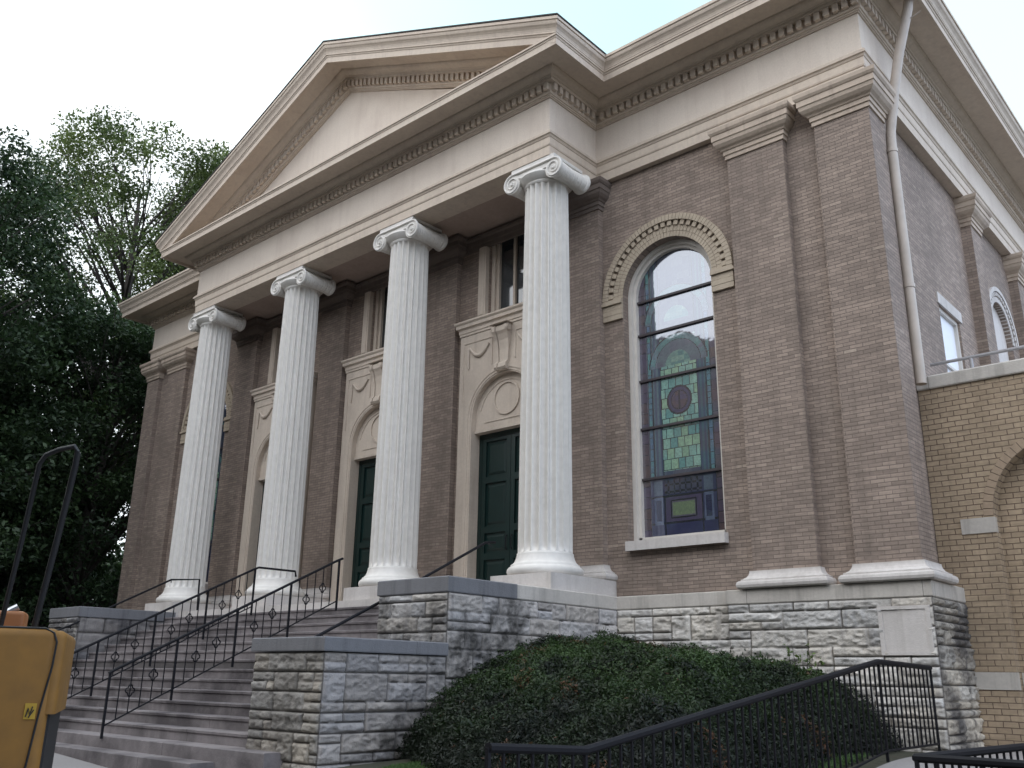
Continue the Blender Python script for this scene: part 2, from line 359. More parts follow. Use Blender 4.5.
# --- side walls: recessed between the pilasters, blind arch opening and a window
def side_rect(mb, x0, x1, y0, y1, z0, z1): mb.box(x0, x1, y0, y1, z0, z1)
mb = MB()
XS = -.2
mbs = MB()   # side wall in YZ: build in XZ then swap
wallmesh(mbs, [(.55, -1.0), (26, -1.0), (26, 9.9), (.55, 9.9)], [[(3.2, 4.3), (4.4, 4.3), (4.4, 6.5), (3.2, 6.5)]]+[archloop(yc, .78, 3.2, 7.2) for yc in (7.75, 12.2)], 0, .35)
mbs.v = [(XS-y, x, z) for x, y, z in mbs.v]
mbs.build('side_wall', MT['brick'], CH)
MB().box(-23.85, -23.5, .55, 25.7, -1, 9.9).build('side_wall', MT['brick'], CH)
MB().box(-23.85, -.25, 25.7, 26.0, -1, 9.9).build('rear_wall', MT['brick'], CH)
# --- pilasters > capital, base
CAP = [(0, 8.90), (.028, 8.90), (.028, 8.995), (.05, 9.0), (.05, 9.095), (.07, 9.10), (.085, 9.13), (.13, 9.17), (.17, 9.23), (.185, 9.31), (.20, 9.315), (.20, 9.44), (.215, 9.45), (.24, 9.50), (.245, 9.575), (.05, 9.598)]
BASE = [(0, 1.50), (.045, 1.50), (.045, 1.475), (.055, 1.44), (.08, 1.40), (.125, 1.37), (.15, 1.362), (.15, 1.34), (.175, 1.335), (.20, 1.315), (.21, 1.275), (.20, 1.235), (.175, 1.216), (.0, 1.215)]
CAP = [(e, 9.57-(9.598-z)*.86) for e, z in CAP]
def pil(path, closed_box, basez=0., capmat='caps', z0=1.2, zp=None):
    mb = MB(); (x0, x1, y0, y1) = closed_box; mb.box(x0, x1, y0, y1, z0, 9.62); p = mb.build('pilaster', MT['brick'], CH)
    MB().sweep(CAP, path).build('capital', MT[capmat], p)
    MB().sweep([(e, z+basez) for e, z in BASE[::-1]], path).build('base', MT['base'], p)
pil([(-2.62, YW), (-2.62, 0), (-1.53, 0), (-1.53, YW)], (-2.62, -1.53, 0, YW+.002))
pil([(-.95, YW), (-.95, 0), (0, 0), (0, .64), (XS, .64)], (-.95, 0, 0, .64))
pil([(-22.67, YW), (-22.67, 0), (-21.58, 0), (-21.58, YW)], (-22.67, -21.58, 0, YW+.002))
pil([(-23.8, .64), (-24.0, .64), (-24.0, 0), (-23.25, 0), (-23.25, YW)], (-24.0, -23.25, 0, .64))
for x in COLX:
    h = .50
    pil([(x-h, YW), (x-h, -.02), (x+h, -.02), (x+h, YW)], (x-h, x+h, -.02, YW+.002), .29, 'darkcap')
for yy in (5.5, 9.1, 13.9, 17.5):
    pil([(XS, yy), (0, yy), (0, yy+.7), (XS, yy+.7)], (XS-.002, 0, yy, yy+.7))
# --- entablature and cornice
PATH = [(-24.0, 26), (-24.0, 0), (-SX-W, 0), (-SX-W, -B), (-SX, -B), (-SX, 0), (0, 0), (0, 26)]
ARCH = [(-.6, 9.57), (0, 9.57), (0, 9.765), (.012, 9.77), (.022, 9.80), (.022, 9.945), (.035, 9.95), (.05, 9.985), (.075, 10.0), (.075, 10.05), (.05, 10.06), (.045, 10.085), (.02, 10.11), (-.25, 10.11)]
MB().sweep(ARCH, PATH).build('architrave', MT['trim'], CH)
MB().sweep([(-.6, 10.112), (0, 10.112), (0, 10.84), (-.6, 10.84)], PATH).build('frieze', MT['frieze'], CH)
CORN = [(-.3, 10.842), (.03, 10.842), (.03, 10.865), (.05, 10.866), (.055, 10.89), (.08, 10.893), (.09, 10.925), (.09, 11.10), (.19, 11.10), (.19, 11.165), (.215, 11.17), (.225, 11.19), (.27, 11.205), (.32, 11.235), (.35, 11.27), (.355, 11.30),
        (.40, 11.305), (.76, 11.305), (.765, 11.235), (.82, 11.23), (.82, 11.365), (.832, 11.37), (.84, 11.40), (.86, 11.41), (.86, 11.445), (-.3, 11.49)]
MB().sweep(CORN, PATH).build('cornice', MT['trim'], CH)
CYMA = [(-.2, 11.40), (.80, 11.40), (.868, 11.446), (.872, 11.47), (.885, 11.505), (.91, 11.54), (.935, 11.565), (.948, 11.60), (.952, 11.635), (.974, 11.64), (.974, 11.70), (.94, 11.702), (.90, 11.66), (-.2, 11.66)]
MB().sweep(CYMA, PATH[4:], pre=(0, -1)).build('gutter', MT['trim'], CH)
MB().sweep(CYMA, PATH[:4], post=(0, -1)).build('gutter', MT['trim'], CH)
# dentils under the cornice
def dentils(mb, a, b, nx, ny):
    a = Vector(a); b = Vector(b); Ld = (b-a).length; t_ = (b-a)/Ld; n = int(Ld/.163); st = Ld/n
    for i in range(n):
        c0 = a+t_*(st*(i+.5)-.05); c1 = c0+t_*.10
        q = [(c.x+nx*e, c.y+ny*e) for c, e in ((c0, .085), (c1, .085), (c1, .172), (c0, .172))]
        mb.hexa([(x, y, 10.945) for x, y in q], [(x, y, 11.102) for x, y in q])
mb = MB()
for (a, b, nx, ny) in (((-24.0-.1, 0), (-SX-W-.2, 0), 0, -1), ((-SX-W, -.2), (-SX-W, -B-.1), -1, 0), ((-SX-W-.1, -B), (-SX+.1, -B), 0, -1), ((-SX, -B-.1), (-SX, -.2), 1, 0), ((-SX+.2, 0), (.1, 0), 0, -1), ((0, -.1), (0, 26), 1, 0)):
    dentils(mb, a, b, nx, ny)
mb.build('dentil_band', MT['trim'], CH)
# ceiling of the portico
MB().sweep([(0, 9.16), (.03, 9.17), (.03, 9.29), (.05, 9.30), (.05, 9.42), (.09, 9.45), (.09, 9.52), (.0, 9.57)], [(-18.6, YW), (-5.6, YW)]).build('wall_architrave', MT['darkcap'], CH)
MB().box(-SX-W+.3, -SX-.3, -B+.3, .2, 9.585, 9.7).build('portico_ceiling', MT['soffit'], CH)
# --- pediment
XA, SL, ZAP = -12.1, .424, 14.866
def zr(x): return ZAP-SL*abs(x-XA)
PED = empty('pediment', CH.location*0, 0); PED.parent = CH
def rake(mb, prof, hw_of_e, side, dy=0.):
    k = len(prof)
    A = [(XA, -B-e-dy, ZAP-(ZT-z)*1.086) for e, z in prof]
    Bp = []
    for e, z in prof:
        x = XA+side*(W/2+hw_of_e(e)); Bp.append((x, -B-e-dy, zr(x)-(ZT-z)*1.086))
    mb.add(A+Bp, [(j, k+j, k+j+1, j+1) for j in range(k-1)]+[tuple(range(k)), tuple(range(k, 2*k))])
mb = MB()
for s_ in (-1, 1):
    rake(mb, CORN[:-1]+[(-.05, 11.45)], lambda e: min(e, .86)-.008 if e > 0 else 0, s_, .005)
    rake(mb, [(.0, 11.42)]+CYMA[1:-2]+[(.0, 11.66)], lambda e: e, s_)
for s_ in (-1, 1):
    a, b_ = sorted((XA+s_*6.7, XA+s_*7.335)); mb.box(a, b_, -B-.833, -B, 11.38, 11.478)
mb.build('raking_cornice', MT['trim'], PED)
mb = MB()
st = .163
for s_ in (-1, 1):
    x = st*.5
    while x < W/2-.9:
        x0 = XA+s_*(x-.05); x1 = XA+s_*(x+.05)
        zt = lambda x_: zr(x_)-(ZT-11.10)*1.086; zb = lambda x_: zr(x_)-(ZT-10.945)*1.086
        q = [(x0, -B-.172), (x1, -B-.172), (x1, -B-.085), (x0, -B-.085)]
        if s_ < 0: q = [q[1], q[0], q[3], q[2]]
        if zb(x1) > 11.45: mb.hexa([(a, b_, zb(a)) for a, b_ in q], [(a, b_, zt(a)+.004) for a, b_ in q])
        x += st
mb.build('dentil_band', MT['trim'], PED)
mb = MB(); hw = (ZAP-1.0-11.40)/SL
mb.add([(XA-hw, -B, 11.40), (XA+hw, -B, 11.40), (XA, -B, ZAP-.9), (XA-hw, -B+.3, 11.40), (XA+hw, -B+.3, 11.40), (XA, -B+.3, ZAP-.9)], [(0, 1, 2), (3, 5, 4), (0, 3, 4, 1), (1, 4, 5, 2), (2, 5, 3, 0)])
mb.build('tympanum', MT['frieze'], PED)
# --- roofs
mb = MB()
for s_ in (-1, 1):
    xe = XA+s_*(W/2+.99); y0 = -B-.99
    zz = lambda x_: zr(x_)+.012
    mb.hexa([(xe, y0, zz(xe)), (XA, y0, zz(XA)), (XA, 12, zz(XA)), (xe, 12, zz(xe))], [(xe, y0, zz(xe)+.03), (XA, y0, zz(XA)+.03), (XA, 12, zz(XA)+.03), (xe, 12, zz(xe)+.03)])
# low hipped main roof
zb = 11.665; c = [(-25.0, -.8), (.8, -.8), (.8, 26.8), (-25.0, 26.8)]; rg = [(-12.1, 12), (-12.1, 14)]
mb.add([(x, y, zb) for x, y in c]+[(-12.1, 12, 14.3), (-12.1, 14, 14.3)], [(0, 1, 4), (1, 2, 5, 4), (2, 3, 5), (3, 0, 4, 5), (0, 3, 2, 1)])
mb.build('roof', MT['roof'], CH)
# --- columns
def column(x):
    yc = -1.06; c = empty('column', (x, yc, ZF)); c.location = Vector((x, yc, ZF))-CH.location; c.parent = CH
    rb, rt = .488, .428; z0, z1 = 1.88, 9.135; nf = 20; per = 10; n = nf*per
    zs = [z0, z0+.03, z0+.07, z0+.12, z0+.22]+[z0+(z1-z0)*k/9 for k in range(1, 9)]+[z1-.22, z1-.13, z1-.09, z1-.06, z1-.03, z1]
    vs = []
    for z in zs:
        tt = (z-z0)/(z1-z0); R = rb+(rt-rb)*(tt**1.5*.75+tt*.25)
        dz = min(z-z0-.05, z1-.05-z); fd = 0 if dz < 0 else min(1, sqrt(min(1, dz/.09)))
        for k in range(n):
            ph = (k % per)/per; q = 0 if ph < .12 else sin(pi*(ph-.12)/.88)
            R2 = R-(.088*R/rb)*(q**.75)*fd; a = 2*pi*(k-.57*per)/n
            vs.append((x+R2*cos(a), yc+R2*sin(a), z))
    fs = [(i*n+k, i*n+(k+1) % n, (i+1)*n+(k+1) % n, (i+1)*n+k) for i in range(len(zs)-1) for k in range(n)]
    MB().add(vs, fs).build('shaft', MT['column'], c, smooth='auto')
    prof = [(.0, 1.50), (.60, 1.50), (.635, 1.51), (.665, 1.54), (.68, 1.58), (.672, 1.625), (.645, 1.655), (.625, 1.665), (.615, 1.675), (.612, 1.70), (.585, 1.715), (.55, 1.75), (.525, 1.80), (.51, 1.85), (.505, 1.875), (.505, 1.90), (.485, 1.905), (.0, 1.905)]
    MB().lathe(prof, x, yc, 56).build('base', MT['column'], c, smooth=True)
    MB().box(x-.68, x+.68, yc-.68, .125, ZF-.02, 1.502).build('plinth', MT['base'], c)
    # capital: echinus, bolsters with end volutes, abacus
    cp = MB()
    cp.lathe([(.0, 9.14), (.43, 9.14), (.445, 9.155), (.455, 9.18), (.44, 9.20), (.47, 9.22), (.53, 9.27), (.56, 9.32), (.53, 9.38), (.0, 9.40)], x, yc, 48)
    ex, ez, R0 = .535, 9.30, .215; yv = .45
    for s_ in (-1, 1):
        m_ = 28; ys = [(-1, 1.0), (-.93, 1.0)]
        for q_ in np.linspace(-.9, .9, 45):
            ys.append((float(q_), .80+.16*abs(float(q_))**1.5-.075*(.5+.5*cos(q_*7*2*pi))))
        ys += [(.93, 1.0), (1, 1.0)]
        vs = [(x+s_*ex+R0*.95*q*cos(2*pi*k/m_), yc+yv*yy, ez+R0*.95*q*sin(2*pi*k/m_)) for yy, q in ys for k in range(m_)]
        cp.add(vs, [(i*m_+k, i*m_+(k+1) % m_, (i+1)*m_+(k+1) % m_, (i+1)*m_+k) for i in range(len(ys)-1) for k in range(m_)]+[tuple(range(m_)), tuple((len(ys)-1)*m_+k for k in range(m_))])
        for yy, sg in ((yc-yv, -1), (yc+yv, 1)):      # spiral relief
            pts = []; rad = []; T = 2.3*2*pi
            for k in range(80):
                f = k/79; rr = R0*(.13+.85*(1-f)**1.1); ang = pi/2-s_*f*T
                pts.append((x+s_*ex+rr*cos(ang), yy+sg*.008, ez+rr*sin(ang))); rad.append(.024*(1-.4*f))
            cp.tube(pts, rad, 6)
            cp.tube([(x+s_*ex, yy, ez), (x+s_*ex, yy+sg*.035, ez)], [.042, .026], 10)
    for sg, yy in ((-1, yc-yv), (1, yc+yv)):            # channel between the volutes
        a_, b2_ = sorted((yy-sg*.012, yy-sg*.12)); cp.box(x-ex, x+ex, a_, b2_, ez+.03, ez+R0*.97)
        cp.tube([(x-ex, yy+sg*.008, ez+R0*.98), (x+ex, yy+sg*.008, ez+R0*.98)], .024, 6)
        cp.tube([(x-ex+.19, yy+sg*.006, ez+.075), (x-.2, yy+sg*.006, ez+.055), (x, yy+sg*.006, ez+.05), (x+.2, yy+sg*.006, ez+.055), (x+ex-.19, yy+sg*.006, ez+.075)], .018, 6)
        for k in range(-2, 3): cp.lathe([(0, ez-.03), (.03, ez-.02), (.045, ez+.015), (.036, ez+.045), (0, ez+.06)], x+k*.12, yy-sg*.005, 10)
    cp.box(x-ex+.05, x+ex-.05, yc-.36, yc+.36, ez+.05, 9.57)
    cp.box(x-.55, x+.55, yc-yv-.005, yc+yv+.005, 9.535, 9.597)
    cp.v = [(a_, b2_, z_-.05 if z_ < 9.53 else z_-.03) for a_, b2_, z_ in cp.v]
    cp.build('capital', MT['column'], c, smooth='auto')
for x in COLX: column(x)
# --- windows
LEAD = np.array([.012, .012, .016])
def glass_colours(U, V):
    """U 0..1 across, V height above the glass bottom in metres"""
    n = U.shape; C = np.zeros(n+(3,)); U2 = np.abs(U-.5)*2; Z = V+2.27
    rnd = lambda a, b, s=0: vnoise(np.floor(a)+.0, np.floor(b)+.0, 40+s)
    deep = np.array([.035, .045, .11]); teal = np.array([.06, .18, .17]); pale = np.array([.24, .42, .33]); viol = np.array([.085, .06, .12]); rust = np.array([.12, .07, .06]); grey = np.array([.10, .12, .16])
    def mixp(a, b, f): return a*(1-f[..., None])+b*f[..., None]
    q = rnd(U*13, Z*7); C[:] = mixp(deep, grey, q)
    def rect(m_, col): C[m_] = col if np.ndim(col) == 1 else col[m_]
    def lead(m_): C[m_] = LEAD
    # outer border strips
    bs = U2 > .80; rect(bs, mixp(viol, rust, rnd(U*2, Z*5, 2))); lead(bs & ((Z*5) % 1 < .06))
    b2 = (U2 > .68) & (U2 <= .80); rect(b2, mixp(teal*1.9, np.array([.12, .20, .34]), rnd(U*1, Z*9, 3))); lead((np.abs(U2-.80) < .02) | (np.abs(U2-.68) < .02)); lead(b2 & ((Z*9) % 1 < .08))
    # columns of the painted aedicule
    c1 = (U2 > .46) & (U2 <= .66); rect(c1, mixp(deep*1.0, teal*1.1, (np.sin(U2*60)*.5+.5)*.6)); lead(np.abs(U2-.46) < .018)
    # middle: irregular opalescent pieces
    mid = (U2 <= .46) & (Z > 3.45) & (Z < 6.0)
    rows = Z*5.2; ro = np.floor(rows); cs = U*11+.5*(ro % 2); q = rnd(cs, rows, 5); q2 = rnd(cs, rows, 9)
    rect(mid, 1.55*mixp(mixp(teal*1.3, pale, q), np.array([.26, .40, .22]), (q2 > .7)*.6)); lead(mid & ((rows % 1 < .07) | (cs % 1 < .09)))
    # round medallion
    rr = np.hypot((U-.5)*1.68, (Z-4.75)*.95); rect(rr < .25, np.array([.06, .05, .12])); rect(rr < .17, mixp(np.array([.09, .07, .15]), rust, rnd(U*20, Z*12, 6))); lead((np.abs(rr-.25) < .018) | (np.abs(rr-.17) < .01)); lead((rr < .17) & (np.abs((U-.5)*1.68) < .015))
    # arches above
    for zc, R in ((5.45, .62), (6.35, .70)):
        a = np.hypot((U-.5)*1.68, Z-zc); up = Z > zc
        m1 = up & (a < R) & (a > R-.14); rect(m1, mixp(grey*1.5, teal*1.6, rnd(np.arctan2(Z-zc, U-.5)*5, a*0, 7))); lead(up & (np.abs(a-R) < .015)); lead(up & (np.abs(a-R+.14) < .012))
        m2 = up & (a < R-.14) & (Z < 6.2); rect(m2, mixp(grey*1.2, np.array([.13, .2, .22]), rnd(U*10, Z*9, 8)))
        m3 = up & (a < .27); rect(m3, mixp(teal*1.4, pale, rnd(U*12, Z*10, 4)))
    # bottom panel with inscription frame
    bt = Z < 3.34; rect(bt & (U2 <= .80), np.array([.035, .04, .11]))
    rect(bt & (Z > 3.02) & (Z < 3.28) & (U2 < .45), np.array([.07, .075, .12])); 
    lead(bt & (Z > 3.02) & (Z < 3.28) & (U2 < .45) & ((np.abs((U*14) % 1-.5) < .12) ^ (np.abs((Z*8) % 1-.5) < .15)))
    rect(bt & (U2 < .46) & (Z < 2.98) & (Z > 2.5), np.array([.095, .075, .14])); rect(bt & (U2 < .30) & (Z < 2.90) & (Z > 2.58), np.array([.14, .12, .16])); rect(bt & (U2 < .27) & (Z < 2.86) & (Z > 2.62), np.array([.22, .30, .16]))
    for m_ in ((np.abs(U2-.46) < .02) & (Z < 3.0), (np.abs(U2-.30) < .015) & (Z < 2.9) & (Z > 2.58), (np.abs(Z-2.98) < .02), (np.abs(Z-2.5) < .018), (np.abs(Z-2.90) < .012) & (U2 < .3), (np.abs(Z-2.58) < .012) & (U2 < .3)): lead(bt & m_ & (U2 < .8))
    sq = bt & (U2 > .5) & (U2 < .72); rect(sq & (Z > 3.02) & (Z < 3.28), np.array([.12, .16, .22])); rect(sq & (Z < 2.98) & (Z > 2.48), np.array([.14, .18, .28])); rect(bt & (U2 > .54) & (U2 < .68) & (Z < 2.92) & (Z > 2.54), np.array([.02, .025, .08]))
    return C*.78
def arched_window(cx):
    w_ = empty('window', (0, 0, 0)); w_.location = Vector((cx, .45, 2.1))-CH.location; w_.parent = CH
    fr = MB(); archframe(fr, cx, 2.185, 6.93, .90, .978, .30, .46); archframe(fr, cx, 2.2, 6.93, .835, .90, .36, .46, 36); fr.box(cx-.9, cx+.9, .36, .47, 2.2, 2.27)
    fr.build('frame', MT['frame'], w_)
    MB().sweep([(0, 2.0), (.0, 2.17), (-.2, 2.185), (-.45, 2.19), (-.45, 2.0)], [(cx-.96, -.01), (cx+1.02, -.01)]).build('sill', MT['base'], w_)
    h = .013; nx = int(1.68/h); nz = int(5.52/h); xs = np.linspace(-.84, .84, nx+1); zs = np.linspace(2.26, 7.78, nz+1)
    X, Z = np.meshgrid(xs, zs); vs = np.stack([X+cx, X*0+.445, Z], -1).reshape(-1, 3)
    xm = (xs[:-1]+xs[1:])/2; zm = (zs[:-1]+zs[1:])/2; XM, ZM = np.meshgrid(xm, zm)
    keep = (ZM < 6.93) | (np.hypot(XM, ZM-6.93) < .845)
    J, I = np.nonzero(keep); a = J*(nx+1)+I; F = np.stack([a, a+1, a+nx+2, a+nx+1], 1)
    me = bpy.data.meshes.new('stained_glass'); o_ = world_off(w_); vs = vs-np.array(o_)
    me.from_pydata(vs.tolist(), [], F.tolist()); me.materials.append(MT['glass'])
    C = glass_colours((XM+.84)/1.68, ZM-2.27)[keep]; C = np.repeat(np.c_[C, np.ones(len(C))], 4, 0); setcol(me, C, domain='CORNER')
    o = bpy.data.objects.new('stained_glass', me); COL.objects.link(o); o.parent = w_
    for z in (3.34, 4.30, 5.24, 6.17, 6.86):
        MB().box(cx-.842, cx+.842, .395, .44, z-.022, z+.022).build('glazing_bar', MT['bar'], w_)
    # brick arch: two soldier rings, a dentil ring and a hood, on moulded imposts
    ar = MB(); n = 46
    for i in range(n):
        a0 = pi*i/n+.004; a1 = pi*(i+1)/n-.004; j = random.uniform(-.003, .003)
        ar.ringseg(cx, 6.93, .982, 1.085, YW-.012+j, .30, a0, a1); ar.ringseg(cx, 6.93, 1.092, 1.20, YW-.014-j, .2, a0+.01, a1+.01 if i < n-1 else a1)
    n = 27
    for i in range(n): ar.ringseg(cx, 6.93, 1.205, 1.30, YW-.045, .2, pi*(i+.18)/n, pi*(i+.78)/n)
    n = 54
    for i in range(n): ar.ringseg(cx, 6.93, 1.305, 1.425, YW-.07, .2, pi*i/n+.003, pi*(i+1)/n-.003)
    for s_ in (-1, 1):
        a, b = sorted((cx+s_*.982, cx+s_*1.425)); a2, b2 = sorted((cx+s_*.982, cx+s_*1.46))
        for k, z in enumerate((6.505, 6.61, 6.715)): ar.box(a, b, YW-.05-.004*(k % 2), .2, z, z+.098)
        ar.box(a2, b2, YW-.09, .2, 6.82, 6.875); ar.box(a, b, YW-.07, .2, 6.88, 6.925)
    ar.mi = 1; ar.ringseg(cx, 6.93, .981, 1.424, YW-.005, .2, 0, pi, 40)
    ar.build('brick_arch', [MT['arch'], MT['archdark']], w_)
for x in WINX: arched_window(x)
# --- doors with their stone surrounds
def door_bay(cx):
    e_ = empty('door', (0, 0, 0)); e_.location = Vector((cx, .45, ZF))-CH.location; e_.parent = CH
    s = MB(); zs = 5.10
    wallmesh(s, [(cx-1.30, ZF), (cx+1.30, ZF), (cx+1.30, 7.06), (cx-1.30, 7.06)], [archloop(cx, .90, ZF+.005, zs)], -.03, .24)
    s.sweep([(0, 7.062), (.02, 7.064), (.02, 7.12), (.035, 7.125), (.035, 7.20), (.06, 7.23), (.085, 7.24), (.085, 7.31), (.12, 7.35), (.12, 7.39), (-.1, 7.42)], [(cx-1.30, YW), (cx-1.30, -.03), (cx+1.30, -.03), (cx+1.30, YW)])
    for r0, r1, yy in ((.985, 1.06, -.06), (.93, .985, -.045), (1.06, 1.10, -.045)): archframe(s, cx, ZF+.05, zs, r0, r1, yy, -.02, 40)
    # panel moulding in the spandrels and swags
    for s_ in (-1, 1):
        for (xa, xb, za, zb_) in ((.32, 1.2, 6.86, 6.89), (1.17, 1.2, 5.55, 6.86), (.32, .35, 6.25, 6.86)):
            s.box(cx+s_*xa, cx+s_*xb, -.045, -.02, za, zb_)
        P = [(cx+s_*(.42+.58*t_), -.05, 6.74-.22*sin(pi*t_)) for t_ in np.linspace(0, 1, 11)]
        s.tube(P, [.02+.025*sin(pi*t_) for t_ in np.linspace(0, 1, 11)], 8)
        s.tube([(cx+s_*1.02, -.05, 6.76), (cx+s_*1.03, -.055, 6.5), (cx+s_*1.02, -.05, 6.25)], [.022, .036, .015], 8)
    s.build('stone_surround', MT['surround'], e_)
    # console keystone
    k = MB(); hw = .22
    prof = [(-.02, 6.02), (-.12, 6.03), (-.16, 6.08), (-.15, 6.16), (-.09, 6.22), (-.09, 6.5), (-.12, 6.7), (-.17, 6.82), (-.21, 6.88), (-.215, 6.97), (-.17, 7.03), (-.02, 7.045)]
    n = len(prof)
    for j, (xa, xb, dy) in enumerate(((-hw, -hw*.55, 0), (-hw*.5, hw*.5, .02), (hw*.55, hw, 0))):
        tp = lambda z: .72+.28*(z-6.02)/1.08
        vs = [(cx+xa*tp(z), y+dy, z) for y, z in prof]+[(cx+xb*tp(z), y+dy, z) for y, z in prof]
        k.add(vs, [(i, i+1, n+i+1, n+i) for i in range(n-1)]+[tuple(range(n)), tuple(range(n, 2*n)), (n-1, 0, n, 2*n-1)])
    k.box(cx-hw*1.15, cx+hw*1.15, -.24, -.02, 7.046, 7.062)
    for sg in (-1, 1): k.tube([(cx+sg*.20, -.14, 6.93), (cx+sg*.24, -.14, 6.93)], [.085, .06], 12)
    k.build('console', MT['surround'], e_)
    # tympanum with a round medallion
    tm = MB(); wallmesh(tm, [(cx-.90, 4.80), (cx+.90, 4.80)]+[(cx+.905*cos(pi*i/28), zs+.905*sin(pi*i/28)) for i in range(29)], [], .10, .24)
    tm.box(cx-.895, cx+.895, .07, .11, 4.80, 4.86)
    tm.ringseg(cx, 5.46, .33, .365, .07, .11, 0, 2*pi, 36); tm.ringseg(cx, zs, .76, .785, .085, .11, .25, pi-.25, 24)
    tm.box(cx-.62, cx+.62, .085, .11, 5.0, 5.02)
    tm.build('tympanum', MT['surround'], e_)
    f = MB(); f.box(cx-.99, cx-.82, .245, .34, ZF, 4.8); f.box(cx+.82, cx+.99, .245, .34, ZF, 4.8); f.box(cx-.82, cx+.82, .245, .34, 4.7, 4.95)
    f.build('door_frame', MT['green'], e_)
    for s_ in (-1, 1):
        d_ = MB(); x0, x1 = sorted((cx+s_*.006, cx+s_*.815)); zz = [ZF+.01, ZF+.95, ZF+1.5, ZF+2.55, 4.69]
        d_.box(x0, x1, .29, .34, ZF+.01, 4.69); d_.box(x0, x0+.11, .25, .29, ZF+.01, 4.69); d_.box(x1-.11, x1, .25, .29, ZF+.01, 4.69)
        for z in zz: d_.box(x0+.11, x1-.11, .25, .29, max(ZF+.01, z-.07), min(4.69, z+.07))
        for a, b in zip(zz[:-1], zz[1:]):
            q = [(x0+.15, a+.11), (x1-.15, a+.11), (x1-.15, b-.11), (x0+.15, b-.11)]; q2 = [(x0+.2, a+.16), (x1-.2, a+.16), (x1-.2, b-.16), (x0+.2, b-.16)]
            d_.add([(x, .288, z) for x, z in q]+[(x, .265, z) for x, z in q2], [(0, 1, 5, 4), (1, 2, 6, 5), (2, 3, 7, 6), (3, 0, 4, 7), (4, 5, 6, 7)])
        lf = d_.build('door_leaf', MT['green'], e_)
        MB().tube([(cx+s_*.07, .24, ZF+1.05), (cx+s_*.07, .205, ZF+1.1), (cx+s_*.07, .205, ZF+1.3), (cx+s_*.07, .24, ZF+1.35)], .012, 6).build('handle', MT['iron'], lf)
    # upper window
    u_ = empty('upper_window', (0, 0, 0)); u_.location = Vector((cx, .3, 7.42))-CH.location; u_.parent = CH
    f = MB()
    for s_ in (-1, 1):
        a, b = sorted((cx+s_*.64, cx+s_*.86)); f.box(a, b, .02, .2, 7.42, 9.15); f.box(a+.04, b-.04, .005, .03, 7.5, 9.15)
        a, b = sorted((cx+s_*.52, cx+s_*.62)); f.box(a, b, .20, .35, 7.45, 9.3)
        a, b = sorted((cx+s_*.44, cx+s_*.52)); f.box(a, b, .26, .36, 7.5, 9.3)
    f.box(cx-.62, cx+.62, .05, .36, 7.44, 7.5); f.box(cx-.03, cx+.03, .27, .36, 7.5, 9.3)
    f.build('frame', MT['frame'] if 0 else MT['surround'], u_)
    for s_ in (-1, 1):
        a, b = sorted((cx+s_*.03, cx+s_*.44)); MB().box(a, b, .33, .34, 7.5, 9.3).build('pane', MT['pane'], u_)
for x in BAYX: door_bay(x)
# --- side openings
def side_window():
    w_ = empty('side_window', (0, 0, 0)); w_.location = Vector((XS, 3.8, 4.3))-CH.location; w_.parent = CH
    f = MB(); f.box(XS-.12, XS-.04, 3.2, 3.27, 4.3, 6.5); f.box(XS-.12, XS-.04, 4.33, 4.4, 4.3, 6.5); f.box(XS-.12, XS-.04, 3.27, 4.33, 6.43, 6.5); f.box(XS-.10, XS-.05, 3.27, 4.33, 5.38, 5.43)
    f.build('frame', MT['frame'], w_); MB().box(XS-.13, XS-.10, 3.2, 4.4, 4.3, 6.5).build('pane', MT['blind'], w_)
    MB().box(XS-.05, XS+.03, 3.1, 4.5, 6.505, 6.72).build('lintel', MT['base'], w_)
side_window()
for yc in (7.75, 12.2):
    a = MB(); mm = MB(); a2 = MB()
    n = 30
    for i in range(n): mm.ringseg(yc, 7.2, .78, .90, -.02, .2, pi*i/n+.005, pi*(i+1)/n-.005)
    for i in range(22): mm.ringseg(yc, 7.2, .92, 1.0, -.045, .2, pi*(i+.15)/22, pi*(i+.75)/22)
    mm.ringseg(yc, 7.2, 1.02, 1.12, -.06, .2, 0, pi, 34)
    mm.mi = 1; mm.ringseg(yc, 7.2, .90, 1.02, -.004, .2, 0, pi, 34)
    mm.mi = 0; wallmesh(mm, archloop(yc, .78, 3.2, 7.2), [], .12, .2)
    mm.v = [(XS-y, x, z) for x, y, z in mm.v]
    mm.build('blind_arch', [MT['base'], MT['archdark']], CH)
